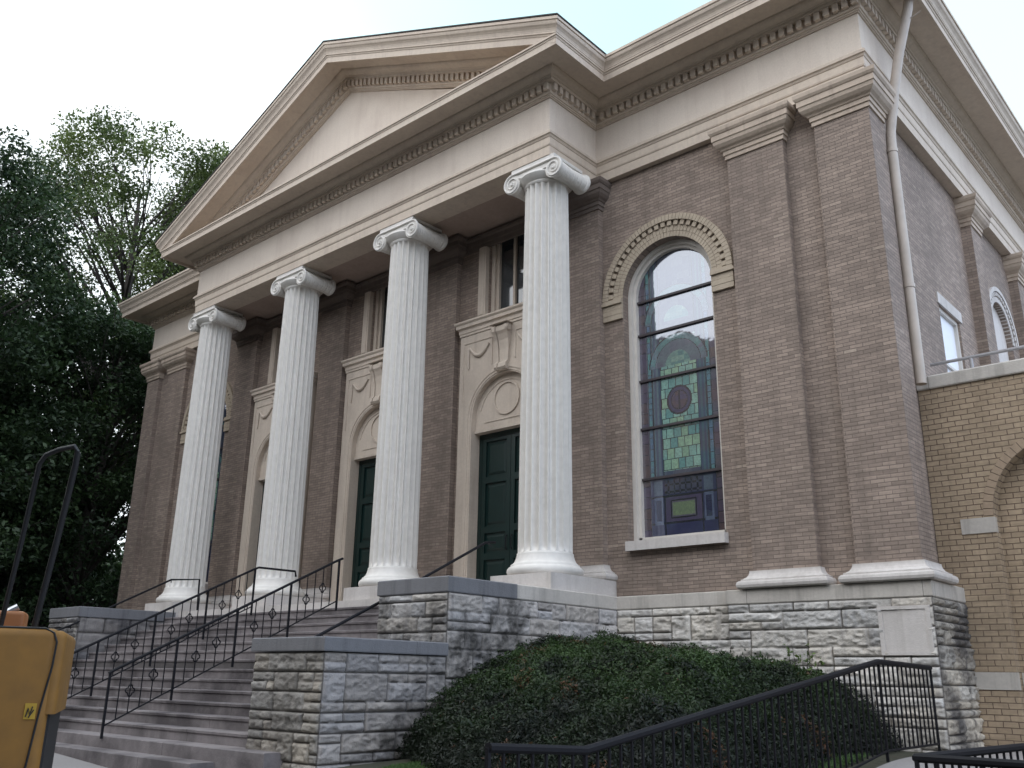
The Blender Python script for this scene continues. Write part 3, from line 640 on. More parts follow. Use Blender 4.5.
# --- plinth of rock-faced stone
def ashlar(mb_list, o, du, width, z0, z1, nrm, seed, res=.016, amp=.035, base=(.50, .455, .39), uz=.105, uu=.15, skip=None, jc=(.05, .043, .038), stain=None):
    """height-field wall of random coursed blocks; o: start point at z=0, du: unit plan direction, nrm: outward plan normal"""
    rng = random.Random(seed); H = z1-z0; nu = max(2, int(round(width/uu))); nv = max(2, int(round(H/uz))); cu = width/nu; cv = H/nv
    own = -np.ones((nv, nu), int); blocks = []
    j = 0
    while j < nv:                         # courses of one to three units, some split in two
        h = rng.choice([1, 2, 2, 2, 3]); h = min(h, nv-j); i = 0
        while i < nu:
            if h >= 2 and rng.random() < .45:
                wq = min(nu-i, rng.choice([2, 3, 4, 5])); hh = rng.choice([1, h-1])
                for (ja, jb) in ((j, j+hh), (j+hh, j+h)):
                    ii = i
                    while ii < i+wq:
                        ww = min(i+wq-ii, rng.choice([2, 3, 4, 5])); own[ja:jb, ii:ii+ww] = len(blocks); blocks.append((ii*cu, (ii+ww)*cu, ja*cv, jb*cv)); ii += ww
                i += wq
            else:
                ww = min(nu-i, rng.choice([2, 2, 3, 4, 5, 6]) if h < 3 else rng.choice([2, 3, 4])); own[j:j+h, i:i+ww] = len(blocks); blocks.append((i*cu, (i+ww)*cu, j*cv, (j+h)*cv)); i += ww
        j += h
    BL = np.array(blocks); k = len(blocks); rr = np.array([[rng.random() for _ in range(6)] for _ in range(k)])
    nx = int(width/res); nz = int(H/res); U, V = np.meshgrid(np.linspace(0, width, nx+1), np.linspace(0, H, nz+1))
    jit = .010*(fbm(U*5, V*5, seed+3, 2)-.4)
    I = np.clip((U/cu).astype(int), 0, nu-1); J = np.clip((V/cv).astype(int), 0, nv-1); own_ = own[J, I]; b_ = BL[own_]; q = rr[own_]
    dd = np.minimum(np.minimum(U-b_[..., 0], b_[..., 1]-U), np.minimum(V-b_[..., 2], b_[..., 3]-V))+jit
    edge = np.minimum(np.minimum(U, width-U), np.minimum(V, H-V)); 
    e = np.clip((dd-.006)/.020, 0, 1)
    su = U-b_[..., 0]-(b_[..., 1]-b_[..., 0])*.5; sv = V-b_[..., 2]-(b_[..., 3]-b_[..., 2])*.5
    rock = fbm(U*6+q[..., 0]*50, V*10+q[..., 1]*50, seed, 4); ridge = np.abs(fbm(U*7+q[..., 1]*70, V*13+q[..., 0]*30, seed+9, 4)-.47)*2.2
    hgt = np.where(dd > .006, amp*1.6*(.2+.9*rock-.8*ridge)*e+su*(q[..., 2]-.5)*.05+sv*(q[..., 3]-.35)*.10, -.022)
    hgt = hgt*np.clip(edge/.02, 0, 1)
    P = np.stack([o[0]+du[0]*U+nrm[0]*hgt, o[1]+du[1]*U+nrm[1]*hgt, z0+V], -1).reshape(-1, 3)
    a = (np.arange(nz)[:, None]*(nx+1)+np.arange(nx)[None]).ravel(); F = np.stack([a, a+1, a+nx+2, a+nx+1], 1)
    if skip is not None:
        um = (U[:-1, :-1]+U[1:, 1:])/2; vm = (V[:-1, :-1]+V[1:, 1:])/2+z0; kp = ~((um > skip[0]) & (um < skip[1]) & (vm > skip[2]) & (vm < skip[3])).ravel(); F = F[kp]
    base = np.array(base); c_ = base*(.72+.5*q[..., 4:5])*(1+np.stack([(q[..., 5]-.5)*.08, (q[..., 5]-.5)*.01, -(q[..., 5]-.5)*.10], -1))
    c_ = np.where((dd > .006)[..., None], c_, np.array(jc))
    if stain:      # soot streaks left by run-off
        k_ = np.clip((fbm(U*1.5+seed, V*1.1, seed+31, 4)-.36)/.16, 0, 1)*np.clip((stain[1]-U)/.5, 0, 1)*np.clip((U-stain[0])/.3, 0, 1); k2 = np.clip((fbm(U*9, V*5, seed+33, 4)-.3)/.3, 0, 1)
        c_ = c_*(1-stain[2]*(k_*(.45+.55*k2)))[..., None]
    c_ = c_.reshape(-1, 3)
    mb_list.append((P, F, c_))
def build_ashlar(lst, name, mat, parent=None, **k):
    P = np.concatenate([a[0] for a in lst]); off = 0; F = []
    for a in lst: F.append(a[1]+off); off += len(a[0])
    F = np.concatenate(F); c_ = np.concatenate([a[2] for a in lst]); o_ = np.array(world_off(parent)) if parent else np.zeros(3)
    me = bpy.data.meshes.new(name); me.from_pydata((P-o_).tolist(), [], F.tolist()); me.materials.append(mat); setcol(me, np.c_[c_, np.ones(len(c_))])
    me.polygons.foreach_set('use_smooth', [True]*len(F)); me.update()
    o = bpy.data.objects.new(name, me); COL.objects.link(o); o.parent = parent; return tag(o, **k)
ZW, ZWB, ZG = 1.213, .982, -1.15
li = []
ashlar(li, (-5.27, -.02), (1, 0), 2.22, ZG, ZWB, (0, -1), 3, base=(.60, .57, .53), uz=.13, uu=.19, jc=(.15, .135, .12))
ashlar(li, (-3.05, -.10), (1, 0), 3.15, ZG, ZWB, (0, -1), 5, base=(.61, .575, .53), uz=.13, uu=.19, jc=(.15, .135, .12), skip=(3.05-.60, 3.05+.02, .25, .82))
build_ashlar(li, 'stone_plinth', MT['ashlar'], CH)
li = []; ashlar(li, (.10, -.10), (0, 1), 1.46, ZG, ZWB, (1, 0), 8, amp=.05); build_ashlar(li, 'stone_plinth', MT['ashlar_old'], CH)
li = []; ashlar(li, (-5.27, -4.2), (0, 1), 4.18, -1.8, ZWB, (1, 0), 11, base=(.48, .45, .43), uz=.13, uu=.18, stain=(-.5, 2.9, .9)); build_ashlar(li, 'portico_plinth', MT['ashlar'], CH)
li = []; ashlar(li, (-24.1, -.10), (1, 0), 5.5, ZG, ZWB, (0, -1), 15, res=.05); build_ashlar(li, 'stone_plinth', MT['ashlar'], CH)
# smooth framed stone set in the corner
mb = MB(); mb.box(-.66, .06, -.120, .0, .20, .87); mb.build('cornerstone', MT['base'], CH)
mb = MB()
for a in ((-.66, -.60, .20, .87), (.0, .06, .20, .87), (-.60, .0, .82, .87), (-.60, .0, .20, .25)): mb.box(a[0], a[1], -.132, -.118, a[2], a[3])
mb.build('cornerstone_border', MT['base'], CH)
WT = [(-.1, .984), (.012, .984), (.022, 1.0), (.022, 1.20), (.0, ZW), (-.1, ZW+.004), (-.3, ZW+.004)]
MB().sweep(WT, [(-SX+.33, -4.22+1.5), (-SX+.33, -.02), (-3.05, -.02), (-3.05, -.10), (.10, -.10), (.10, 1.36)]).build('water_table', MT['water'], CH)
MB().sweep(WT, [(-24.1, 5), (-24.1, -.1), (-18.93, -.1), (-18.93, -1.9)]).build('water_table', MT['water'], CH)
# core of the podium behind the facing, and portico floor
mb = MB(); mb.box(-17.0, -6.75, -1.82, .6, -1.3, ZF); mb.box(-6.75, -5.31, -2.2, .6, -1.3, ZF-.04); mb.box(-18.9, -17.0, -2.2, .6, -1.3, ZF-.04); mb.box(-6.75, -5.45, -1.9, .2, ZF-.04, ZF+.002); mb.box(-18.75, -17.0, -1.9, .2, ZF-.04, ZF+.002)
mb.build('portico_floor', MT['base'], CH)
MB().box(-5.4, .05, .05, .5, -1.2, 1.2).build('plinth_core', MT['base'], CH)
# --- rainwater pipe on the side
mb = MB()
mb.tube([(.64, .80, 11.32), (.60, .80, 11.1), (.36, .80, 10.3), (.20, .80, 9.62), (.15, .80, 9.30), (.10, .79, 9.05), (.06, .78, 8.8), (.05, .78, 8.55), (.045, .78, 4.3)], .084, 16)
for z in (8.50, 6.0): mb.tube([(.05, .78, z), (.05, .78, z-.07)], .094, 14)
mb.tube([(.62, .8, 10.9), (.80, .8, 10.95)], .012, 6)
mb.build('downspout', MT['spout'], CH, smooth='auto')

# ------------------------------------------------------------------ annex on the right
AN = empty('brick_annex', (4, 2, -1.1), label='low buff brick annex with a blind arch and a pipe rail, at the right edge', cat='annex')
YA = 1.35; mb = MB()
wallmesh(mb, [(-.19, -1.3), (9, -1.3), (9, 4.36), (-.19, 4.36)], [archloop(1.78, 1.10, -1.2, 2.25), archloop(4.9, 1.10, -1.2, 2.25), archloop(8.0-.1, .9, -1.2, 2.25)], YA, YA+.24)
mb.box(-.19, 9, YA+.24, YA+.5, -1.3, 4.36); mb.box(8.5, 9, YA+.5, 12, -1.3, 4.36)
mb.build('wall', MT['ybrick'], AN)
MB().sweep([(-.45, 4.362), (.035, 4.362), (.045, 4.38), (.045, 4.56), (.02, 4.585), (-.45, 4.60)], [(-.19, YA), (9, YA)]).build('coping', MT['water'], AN)
MB().box(-.19, 8.9, YA+.5, 12, 4.1, 4.2).build('terrace', MT['concrete'], AN)
for cx in (1.78, 4.9):
    mb = MB(); n = 34
    for i in range(n): mb.ringseg(cx, 2.25, 1.105, 1.24, YA-.012, YA+.1, pi*i/n+.005, pi*(i+1)/n-.005)
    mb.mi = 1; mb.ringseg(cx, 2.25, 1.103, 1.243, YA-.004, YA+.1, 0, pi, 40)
    mb.build('arch_ring', [MT['ring'], MT['archdark']], AN)
    for s_ in (-1, 1):
        a, b = sorted((cx+s_*1.095, cx+s_*1.58)); MB().box(a, b, YA-.02, YA+.1, 2.0, 2.23).build('impost_stone', MT['water'], AN)
        a, b = sorted((cx+s_*1.095, cx+s_*1.66)); MB().box(a, b, YA-.015, YA+.1, -.24, .0).build('band_stone', MT['water'], AN)
    MB().box(cx-1.09, cx+1.09, YA+.22, YA+.26, -.24, .0).build('band_stone', MT['water'], AN)
mb = MB(); mb.tube([(.0, YA+.2, 4.83), (8.8, YA+.2, 4.83)], .028, 10)
for x in (.62, 2.4, 4.2, 6.0, 7.8): mb.tube([(x, YA+.2, 4.58), (x, YA+.2, 4.83)], .028, 10)
mb.build('pipe_railing', MT['grail'], AN, smooth='auto')

# ------------------------------------------------------------------ steps, cheek walls
XL, XR = -16.98, -6.775
NS, RI, TR, Y0, Z0 = 14, .1686, .34, -6.60, -1.12
mb = MB()
for k in range(NS):
    z = Z0+RI*k; y = Y0+TR*k
    mb.sweep([(-.6, z-RI-.002), (-.018, z-RI-.002), (-.018, z-.045), (.0, z-.04), (.004, z-.008), (-.006, z), (-.6, z)], [(XL, y), (XR, y)])
mb.sweep([(-.5, Z0-.3), (0, Z0-.3), (.004, Z0-.008), (-.006, Z0+.002), (-.5, Z0+.002)], [(XL-.7, Y0), (-5.95, Y0)])
mb.sweep([(-.5, -2.2), (0, -2.2), (.004, Z0-RI-.008), (-.006, Z0-RI), (-.5, Z0-RI)], [(XL-1.2, Y0-TR), (-7.05, Y0-TR)])
mb.build('front_steps', MT['steps'], label='wide flight of grey stone steps up to the church portico', cat='steps')
def cheek(x0, x1, outer, label, seed):
    e_ = empty('cheek_wall', ((x0+x1)/2, -5.2, -1.5), label=label, cat='stone wall'); li = []
    zf = -1.95
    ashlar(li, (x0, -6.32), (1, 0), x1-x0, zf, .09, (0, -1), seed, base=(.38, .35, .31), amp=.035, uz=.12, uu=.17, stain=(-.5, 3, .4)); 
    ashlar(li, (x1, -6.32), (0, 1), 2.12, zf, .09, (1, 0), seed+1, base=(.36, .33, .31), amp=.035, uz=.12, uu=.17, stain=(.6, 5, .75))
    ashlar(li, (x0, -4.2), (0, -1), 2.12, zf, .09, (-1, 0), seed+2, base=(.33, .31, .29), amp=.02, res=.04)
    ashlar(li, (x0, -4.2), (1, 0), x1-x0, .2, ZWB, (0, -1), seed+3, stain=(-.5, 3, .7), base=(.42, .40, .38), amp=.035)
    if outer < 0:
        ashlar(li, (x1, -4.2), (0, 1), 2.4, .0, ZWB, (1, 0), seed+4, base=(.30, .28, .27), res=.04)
    build_ashlar(li, 'stone_wall', MT['ashlar_old'] if outer < 0 else MT['ashlar'], e_)
    mb = MB(); mb.box(x0+.03, x1-.03, -6.28, -1.9, zf, .08); mb.box(x0+.03, x1-.03, -4.16, -1.9, .08, ZWB-.01); mb.build('wall_core', MT['coping'], e_)
    c1 = [(-.4, .10), (.04, .10), (.045, .115), (.045, .262), (.03, .276), (-.4, .280)]
    mb = MB(); mb.sweep(c1, [(x0, -4.2), (x0, -6.32), (x1, -6.32), (x1, -4.2)]); mb.box(x0+.2, x1-.2, -6.1, -4.2, .1, .275); mb.build('coping', MT['coping'], e_)
    c2 = [(-.4, .984), (.02, .984), (.028, 1.0), (.028, 1.198), (.012, ZW), (-.4, ZW+.003)]
    pth = [(x0, -1.9), (x0, -4.2), (x1, -4.2), (x1, -2.72 if outer > 0 else -1.9)]
    mb = MB(); mb.sweep(c2, pth); mb.box(x0+.2, x1-.2, -4.0, -1.9, 1.0, ZW-.004); mb.build('coping', MT['coping'], e_)
cheek(-6.77, -5.27, 1, 'stepped stone cheek wall right of the steps, capped with dark grey coping', 21)
cheek(-18.50, -16.99, -1, 'shadowed stone cheek wall at the far left end of the steps', 41)

# ------------------------------------------------------------------ iron railings
def quatrefoil(mb, c, s_, ydir):
    P = []
    for k in range(33):
        a = 2*pi*k/32; rr = s_*(.62+.38*abs(cos(2*a)))
        P.append((c[0], c[1]+rr*cos(a)*.85, c[2]+rr*sin(a)*1.05))
    mb.tube(P, .011, 5, cap=False)
def stair_rail(x, ya, za, yb, zb, ext, label):
    """ya/za: foot of the lowest post; yb/zb: foot of the top post"""
    e_ = empty('stair_railing', (x, ya, za), label=label, cat='railing', group='iron railings on the front steps')
    H = .95; sl_ = (zb-za)/(yb-ya); f = lambda y: za+(y-ya)*sl_
    tr_ = MB(); pts = [(x, ya-.02, za+H-.02), (x, ya+.05, f(ya+.05)+H), (x, yb-.05, f(yb-.05)+H), (x, yb+.08, f(yb)+H+.03)]
    if ext: pts += [(x, yb+ext, f(yb)+H+.035), (x, yb+ext+.03, f(yb)+H-.08)]
    tr_.tube(pts, .024, 8); tr_.tube([(x, ya, za+.16), (x, yb, zb+.16)], .013, 6); tr_.build('top_rail', MT['iron'], e_, smooth='auto')
    L_ = yb-ya; n = 4; 
    for k in range(n+1):
        y = ya+L_*k/n; MB().bar((x, y, f(y)-.02), (x, y, f(y)+H), .032).build('post', MT['iron'], e_)
    nb = 24; bl = MB()
    for i in range(1, nb):
        y = ya+L_*i/nb
        if i % (nb//n) == 0: continue
        bl.bar((x, y, f(y)+.16), (x, y, f(y)+H-.01), .014)
        if i % 6 in (2, 4): quatrefoil(bl, (x, y, f(y)+(.50 if i % 6 == 2 else .56)), .085, 0)
    bl.build('balusters', MT['iron'], e_)
stair_rail(-10.2, -6.62, -1.14, -2.34, 1.02, 0, 'black iron stair railing with quatrefoil balusters, nearer the right cheek wall')
stair_rail(-13.0, -6.62, -1.14, -2.38, 1.02, 1.02, 'black iron stair railing with quatrefoil balusters, farther left on the steps')
def wall_rail(x, pts, wx, label):
    mb = MB(); mb.tube([(x, y, z) for y, z in pts], .024, 8)
    for y, z in pts[1:-1]: mb.tube([(x, y, z), (wx, y, z-.08)], .01, 6)
    tag(mb.build('handrail', MT['iron'], smooth='auto'), label=label, cat='handrail')
wall_rail(-6.90, [(-6.1, -.08), (-5.16, .38), (-3.99, .95), (-1.69, 2.11), (-1.45, 2.14)], -6.75, 'slanted black handrail along the right cheek wall')
wall_rail(-17.0, [(-6.2, -.06), (-4.36, .79), (-2.1, 1.98), (-1.35, 2.05), (-1.3, 1.0)], -17.0, 'slanted black handrail along the far left cheek wall')
# ground-level fences
def fence(name, pts, zfoot, label, sp=.15, rail=.045):
    e_ = empty(name, (pts[0][0], pts[0][1], zfoot(pts[0])), label=label, cat='fence')
    tr_ = MB()
    tr_.tube([(p[0], p[1], p[2]) for p in pts], .034, 8); tr_.tube([(p[0], p[1], zfoot(p)+.10) for p in pts], .015, 6)
    tr_.build('top_rail', MT['iron'], e_, smooth='auto'); bl = MB(); acc = 0
    for a, b in zip(pts[:-1], pts[1:]):
        a = Vector(a); b = Vector(b); n = max(1, int((b-a).length/sp))
        for i in range(n):
            p = a.lerp(b, i/n); bl.bar((p.x, p.y, zfoot(p)+.09), (p.x, p.y, p.z-.02), .018)
    bl.build('balusters', MT['iron'], e_)
    for p in pts:
        MB().bar((p[0], p[1], zfoot(p)-.05), (p[0], p[1], p[2]), .028).build('post', MT['iron'], e_)
zf_ = lambda p: float(g(p[0], p[1]))+.0
fence('path_fence', [(.0, -8.98, -.63), (.0, -7.93, -.69), (.0, -2.05, .07), (.0, -.21, .03)], zf_, 'black picket fence sloping up beside the shrubs to the church corner')
P0 = (1.74, -6.09, -.72)
fence('path_fence', [(3.4, -6.09, -.72), P0, (1.97, -3.6, -.715)], zf_, 'black picket fence at the bottom right, in front of the buff annex')

# ------------------------------------------------------------------ foliage
def leaves(name, P, Nn, size, tint, mat, parent=None, aspect=.5, **k):
    n = len(P); off = np.array(world_off(parent)) if parent else 0
    t1 = RNG.normal(size=(n, 3)); t1 -= Nn*(t1*Nn).sum(1, keepdims=True)*.8; t1 /= np.linalg.norm(t1, axis=1, keepdims=True)+1e-9
    t2 = np.cross(Nn, t1); t2 /= np.linalg.norm(t2, axis=1, keepdims=True)+1e-9
    s_ = (size*RNG.uniform(.6, 1.35, n))[:, None]; P = P-off
    V = np.stack([P-t1*s_, P-t2*s_*aspect+Nn*s_*.12, P+t1*s_, P+t2*s_*aspect+Nn*s_*.12], 1).reshape(-1, 3)
    me = bpy.data.meshes.new(name); me.vertices.add(4*n); me.vertices.foreach_set('co', V.astype(np.float32).ravel())
    me.loops.add(4*n); me.loops.foreach_set('vertex_index', np.arange(4*n, dtype=np.int32)); me.polygons.add(n); me.polygons.foreach_set('loop_start', np.arange(0, 4*n, 4, dtype=np.int32))
    me.update(calc_edges=True); me.validate(); me.materials.append(mat); c_ = np.repeat(np.c_[tint, np.ones(n)], 4, 0); setcol(me, c_)
    o = bpy.data.objects.new(name, me); COL.objects.link(o); o.parent = parent; return tag(o, **k)
def unit(n):
    v = RNG.normal(size=(n, 3)); return v/np.linalg.norm(v, axis=1, keepdims=True)
def tree(base, height, rad, low, nclump, per, size, label, mat, lean=(0, 0), cs=1.0, group=None, dens=1.0):
    bx, by = base; bz = float(g(bx, by)); rt = random.Random(int(abs(bx*31+by*17)))
    e_ = empty('tree', (bx, by, bz), label=label, cat='tree', group=group); tk = MB()
    top = Vector((bx+lean[0], by+lean[1], bz+height*.93)); b0 = Vector((bx, by, bz-.2)); pts = []
    for i in range(9):
        f = i/8; pts.append(b0.lerp(top, f)+Vector((sin(f*7+bx)*.2, cos(f*6+by)*.2, 0))*(f > 0))
    R0 = height*.02+.06; tk.tube(pts, [R0*(1-.88*i/8) for i in range(9)], 10)
    cl = []
    for k in range(nclump):
        f = rt.random()**.8; zz = low+(height-low)*f; rr = rad*sqrt(max(.02, 1-(2*f-.85)**2/1.35**2))*(.35+.65*sqrt(rt.random())); a = rt.uniform(0, 2*pi)
        ax = b0.lerp(top, zz/height); c_ = Vector((ax.x+rr*cos(a), ax.y+rr*sin(a), bz+zz)); cl.append((c_, rt.uniform(.55, 1.15)*cs))
        if k % 3 == 0:
            st_ = b0.lerp(top, max(.12, (zz-rr*.8)/height)); md = st_.lerp(c_, .5)+Vector((rt.uniform(-.3, .3), rt.uniform(-.3, .3), rr*.12)); r0 = R0*(1-.85*min(1, zz/height))*.55
            tk.tube([st_, md, c_], [max(.03, r0), max(.02, r0*.6), .012], 6)
            for _ in range(2):
                e2 = c_+Vector((rt.uniform(-1, 1), rt.uniform(-1, 1), rt.uniform(-.3, .9)))*cs; tk.tube([md, (md+e2)/2+Vector((0, 0, .1)), e2], [max(.015, r0*.4), .015, .008], 5)
    tk.build('trunk', MT['bark'], e_, smooth=True)
    Pl, Tl = [], []
    for c_, s_ in cl:
        n = int(per*s_*s_*dens); q = unit(n)*(RNG.random(n)**.42)[:, None]*np.array([1.15, 1.15, .62])*s_; Pl.append(np.array(c_)+q)
        tv = RNG.uniform(0, .55); Tl.append(np.clip(tv+RNG.uniform(-.25, .35, n)+q[:, 2]*.18/s_, 0, 1))
    P = np.concatenate(Pl); T = np.concatenate(Tl); Nn = unit(len(P)); Nn[:, 2] = np.abs(Nn[:, 2])+.25; Nn /= np.linalg.norm(Nn, axis=1, keepdims=True)
    leaves('crown', P, Nn, size, np.c_[T, T*0, T*0], mat, e_)
tree((-28, -6.0), 17.2, 5.2, .3, 360, 330, .085, 'tall dark dense tree at the left edge, beside the yellow machine', MT['leaf_dark'], cs=1.15)
tree((-28.4, .8), 13.2, 3.9, .2, 240, 330, .085, 'dark bushy tree just left of the church corner', MT['leaf_dark'], cs=1.1)
tree((-35.2, 3.2), 24.0, 7.0, 6, 270, 400, .085, 'tall airy light green tree whose branches show sky, behind the dark trees', MT['leaf_light'], cs=1.02, lean=(.5, .5))
tree((-34.5, 10.0), 25.5, 6.2, 8, 260, 400, .085, 'light green tree rising behind the left slope of the pediment', MT['leaf_light'], cs=1.02)
tree((-38, -4), 17, 6, .3, 230, 260, .12, 'broad dark tree standing behind the tall dark tree at the left edge', MT['leaf_dark'], cs=1.4)
tree((-33, -11), 11, 5, .1, 180, 240, .11, 'low dark tree behind the yellow machine', MT['leaf_dark'], cs=1.2)
tree((-33.5, -1.5), 8.5, 4.5, .1, 170, 260, .11, 'low dark bushy tree filling the gap beneath the crowns', MT['leaf_dark'], cs=1.25)
n = 60000; P = np.stack([RNG.uniform(-62, -50, n), RNG.uniform(-30, 30, n), np.zeros(n)], 1); hh_ = 6.5+3*fbm(P[:, 1]*.25, P[:, 0]*.1, 5, 3)
P[:, 2] = g(P[:, 0], P[:, 1])+RNG.random(n)*hh_; leaves('distant_wood', P, unit(n), .30, np.c_[RNG.random(n)*.7, np.zeros(n), np.zeros(n)], MT['leaf_dark'], None, kind='stuff', label='far dark wood glimpsed between the tree trunks on the left', cat='wood')
# shrubs
def shrub(name, topf, xr, yr, n, size, mat, label, spot=.02, seed=1, depth=.28, aspect=.34):
    xs = np.linspace(*xr, 60); ys = np.linspace(*yr, 80); X, Y = np.meshgrid(xs, ys); G = g(X, Y); Zt = topf(X, Y); H = Zt-G
    e_ = empty(name, ((xr[0]+xr[1])/2, (yr[0]+yr[1])/2, float(g((xr[0]+xr[1])/2, (yr[0]+yr[1])/2))), label=label, cat='shrub')
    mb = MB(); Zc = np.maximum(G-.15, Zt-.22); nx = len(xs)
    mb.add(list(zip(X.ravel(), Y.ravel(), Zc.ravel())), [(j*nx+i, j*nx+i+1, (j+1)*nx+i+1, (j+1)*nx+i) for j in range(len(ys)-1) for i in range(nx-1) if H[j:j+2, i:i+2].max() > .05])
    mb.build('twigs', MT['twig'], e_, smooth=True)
    x = RNG.uniform(*xr, n*3); y = RNG.uniform(*yr, n*3); z = topf(x, y); h = z-g(x, y)
    ep = .04; nxn = -(topf(x+ep, y)-z)/ep; nyn = -(topf(x, y+ep)-z)/ep; nl = np.sqrt(1+nxn**2+nyn**2)
    acc = (h > .05) & (RNG.random(n*3)*3.0 < np.minimum(nl, 5)); x, y, z, nxn, nyn, nl, h = [a[acc] for a in (x, y, z, nxn, nyn, nl, h)]
    Nn = np.stack([nxn, nyn, np.ones(len(x))], 1)/nl[:, None]; P = np.stack([x, y, z], 1)-Nn*(RNG.random(len(x))**1.5*depth)[:, None]
    rag = fbm(x*7, y*7, seed+5, 3); P[:, 2] += (rag-.45)*.24
    # sprigs that stick out of the outline
    Nn = Nn+RNG.normal(size=Nn.shape)*.75; Nn /= np.linalg.norm(Nn, axis=1, keepdims=True)
    so_ = (RNG.random(len(x)) < .035); P[so_] += np.stack([nxn[so_]/nl[so_]*.3, nyn[so_]/nl[so_]*.3, np.ones(so_.sum())*.7], 1)*(RNG.random(so_.sum())*.16)[:, None]
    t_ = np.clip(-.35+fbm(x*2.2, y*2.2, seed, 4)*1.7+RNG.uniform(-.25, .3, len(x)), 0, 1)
    t_ = np.clip(t_*np.clip((z+1.1)/1.1, .15, 1.15), 0, 1)  # lower leaves tinted darker, ambient shade put into the colour
    sp_ = ((fbm(x*1.6+9, y*1.6, seed+20, 3) > .66) & (RNG.random(len(x)) < .5)) | (RNG.random(len(x)) < spot*.2)
    leaves('foliage', P, Nn, size, np.c_[t_, sp_*RNG.uniform(.3, 1, len(x)), t_*0], mat, e_, aspect=aspect)
def yew_top(x, y):
    A = np.where(x < -1.8, .40-.14*(x+4.7), -.006)-np.where(x > -1.8, .55*(np.clip(x+1.8, 0, 9))**2*1.0, 0)
    yy = y-1.15*np.clip((-3.4-x)/1.8, 0, 1)*np.clip((-y)/4, 0, 1)
    Bq = np.interp(yy, [-6.5, -6.3, -6.0, -5.4, -4.4, -3, -1.5, 0], [-2.1, -1.35, -.85, -.42, -.02, .22, .45, .47])
    n = (fbm(x*1.3+3, y*1.3, 77, 3)-.45)*.46+(fbm(x*3.2, y*3.2, 78, 3)-.45)*.20
    m_ = -np.log(np.exp(-6*A)+np.exp(-6*Bq))/6
    return m_+n+.08
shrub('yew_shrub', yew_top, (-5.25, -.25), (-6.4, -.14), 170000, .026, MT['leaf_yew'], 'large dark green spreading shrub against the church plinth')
def box_top(x, y):
    rr = np.hypot((x+1.35)/.95, (y+4.6)/1.9); return np.where(rr < 1, -.52-.08*(y+4.6)*-1-1.15*rr**3, -9)+(fbm(x*3, y*3, 90, 3)-.45)*.3
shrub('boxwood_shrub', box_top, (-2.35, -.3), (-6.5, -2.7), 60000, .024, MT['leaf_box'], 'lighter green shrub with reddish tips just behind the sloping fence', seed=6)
# sapling by the plinth
e_ = empty('sapling', (-1.6, -.75, -1.1), label='spindly green sapling between the dark shrub and the plinth', cat='sapling')
mb = MB(); Pt = []
for k in range(6):
    a = k*1.1; t0 = Vector((-1.6, -.75, -1.0)); t1 = Vector((-1.6+.28*cos(a), -.75+.18*sin(a), .10+.10*(k % 3))); mb.tube([t0, (t0+t1)/2+Vector((0, 0, .1)), t1], [.012, .008, .004], 5)
    for f in np.linspace(.45, 1, 10): Pt.append(t0.lerp(t1, f)+Vector((random.uniform(-.06, .06), random.uniform(-.06, .06), random.uniform(-.03, .05))))
mb.build('stem', MT['bark'], e_); P = np.repeat(np.array(Pt), 4, 0)+RNG.normal(size=(len(Pt)*4, 3))*.02; leaves('foliage', P, unit(len(P)), .035, np.c_[RNG.uniform(.3, 1, len(P)), np.zeros(len(P)), np.zeros(len(P))], MT['leaf_box'], e_)
# grass
n = 40000; x = RNG.uniform(-4.1, -.3, n); y = RNG.uniform(-8.2, -5.6, n); x2 = RNG.uniform(-1.2, -.25, n//3); y2 = RNG.uniform(-6.7, -2, n//3); x3 = RNG.uniform(-4.1, -.3, n); y3 = RNG.uniform(-7.4, -5.2, n)
x = np.r_[x, x2, x3]; y = np.r_[y, y2, y3]; nn = len(x); P = np.stack([x, y, g(x, y)+.03], 1); Nn = np.stack([RNG.normal(size=nn), RNG.normal(size=nn), RNG.normal(size=nn)*.2], 1); Nn /= np.linalg.norm(Nn, axis=1, keepdims=True)
me_t = RNG.uniform(0, 1, nn); t1 = np.stack([RNG.normal(size=nn)*.3, RNG.normal(size=nn)*.3, np.ones(nn)], 1)
leaves('grass', P, Nn, .05, np.c_[me_t, me_t*0, me_t*0], MT['grass'], None, aspect=.18, kind='stuff', label='short green grass strip in front of the shrubs', cat='grass')

# ------------------------------------------------------------------ small excavator, seen from behind
EX = empty('excavator', (-2.22, -10.86, float(g(-2.22, -10.86))), yaw+.37, label='yellow mini excavator with a black tubular guard, at the left edge', cat='excavator'); EX['_local'] = 1
zg = -EX.location.z
def rbox(mb, x0, x1, y0, y1, z0, z1, r_, n=5):
    """box with rounded vertical and top edges"""
    def ring(ins, z):
        P = []
        rr = max(.001, r_-ins*0)
        for cx_, cy_, a0 in ((x1-r_, y1-r_, 0), (x0+r_, y1-r_, pi/2), (x0+r_, y0+r_, pi), (x1-r_, y0+r_, 3*pi/2)):
            for k in range(n+1): a = a0+pi/2*k/n; P.append((cx_+(r_-ins)*cos(a), cy_+(r_-ins)*sin(a), z))
        return P
    rings = [ring(0, z0)]+[ring(r_*(1-cos(pi/2*k/n))*.9, z1-r_+r_*sin(pi/2*k/n)) for k in range(n+1)]
    m_ = len(rings[0]); vs = [p for q in rings for p in q]
    mb.add(vs, [(i*m_+k, i*m_+(k+1) % m_, (i+1)*m_+(k+1) % m_, (i+1)*m_+k) for i in range(len(rings)-1) for k in range(m_)]+[tuple(range(m_)), tuple((len(rings)-1)*m_+k for k in range(m_))])
top_ = .085+zg
mb = MB(); rbox(mb, -1.75, -.045, 0, 1.2, zg-1.0, top_, .06); mb.build('engine_cover', MT['yellow'], EX, smooth='auto')
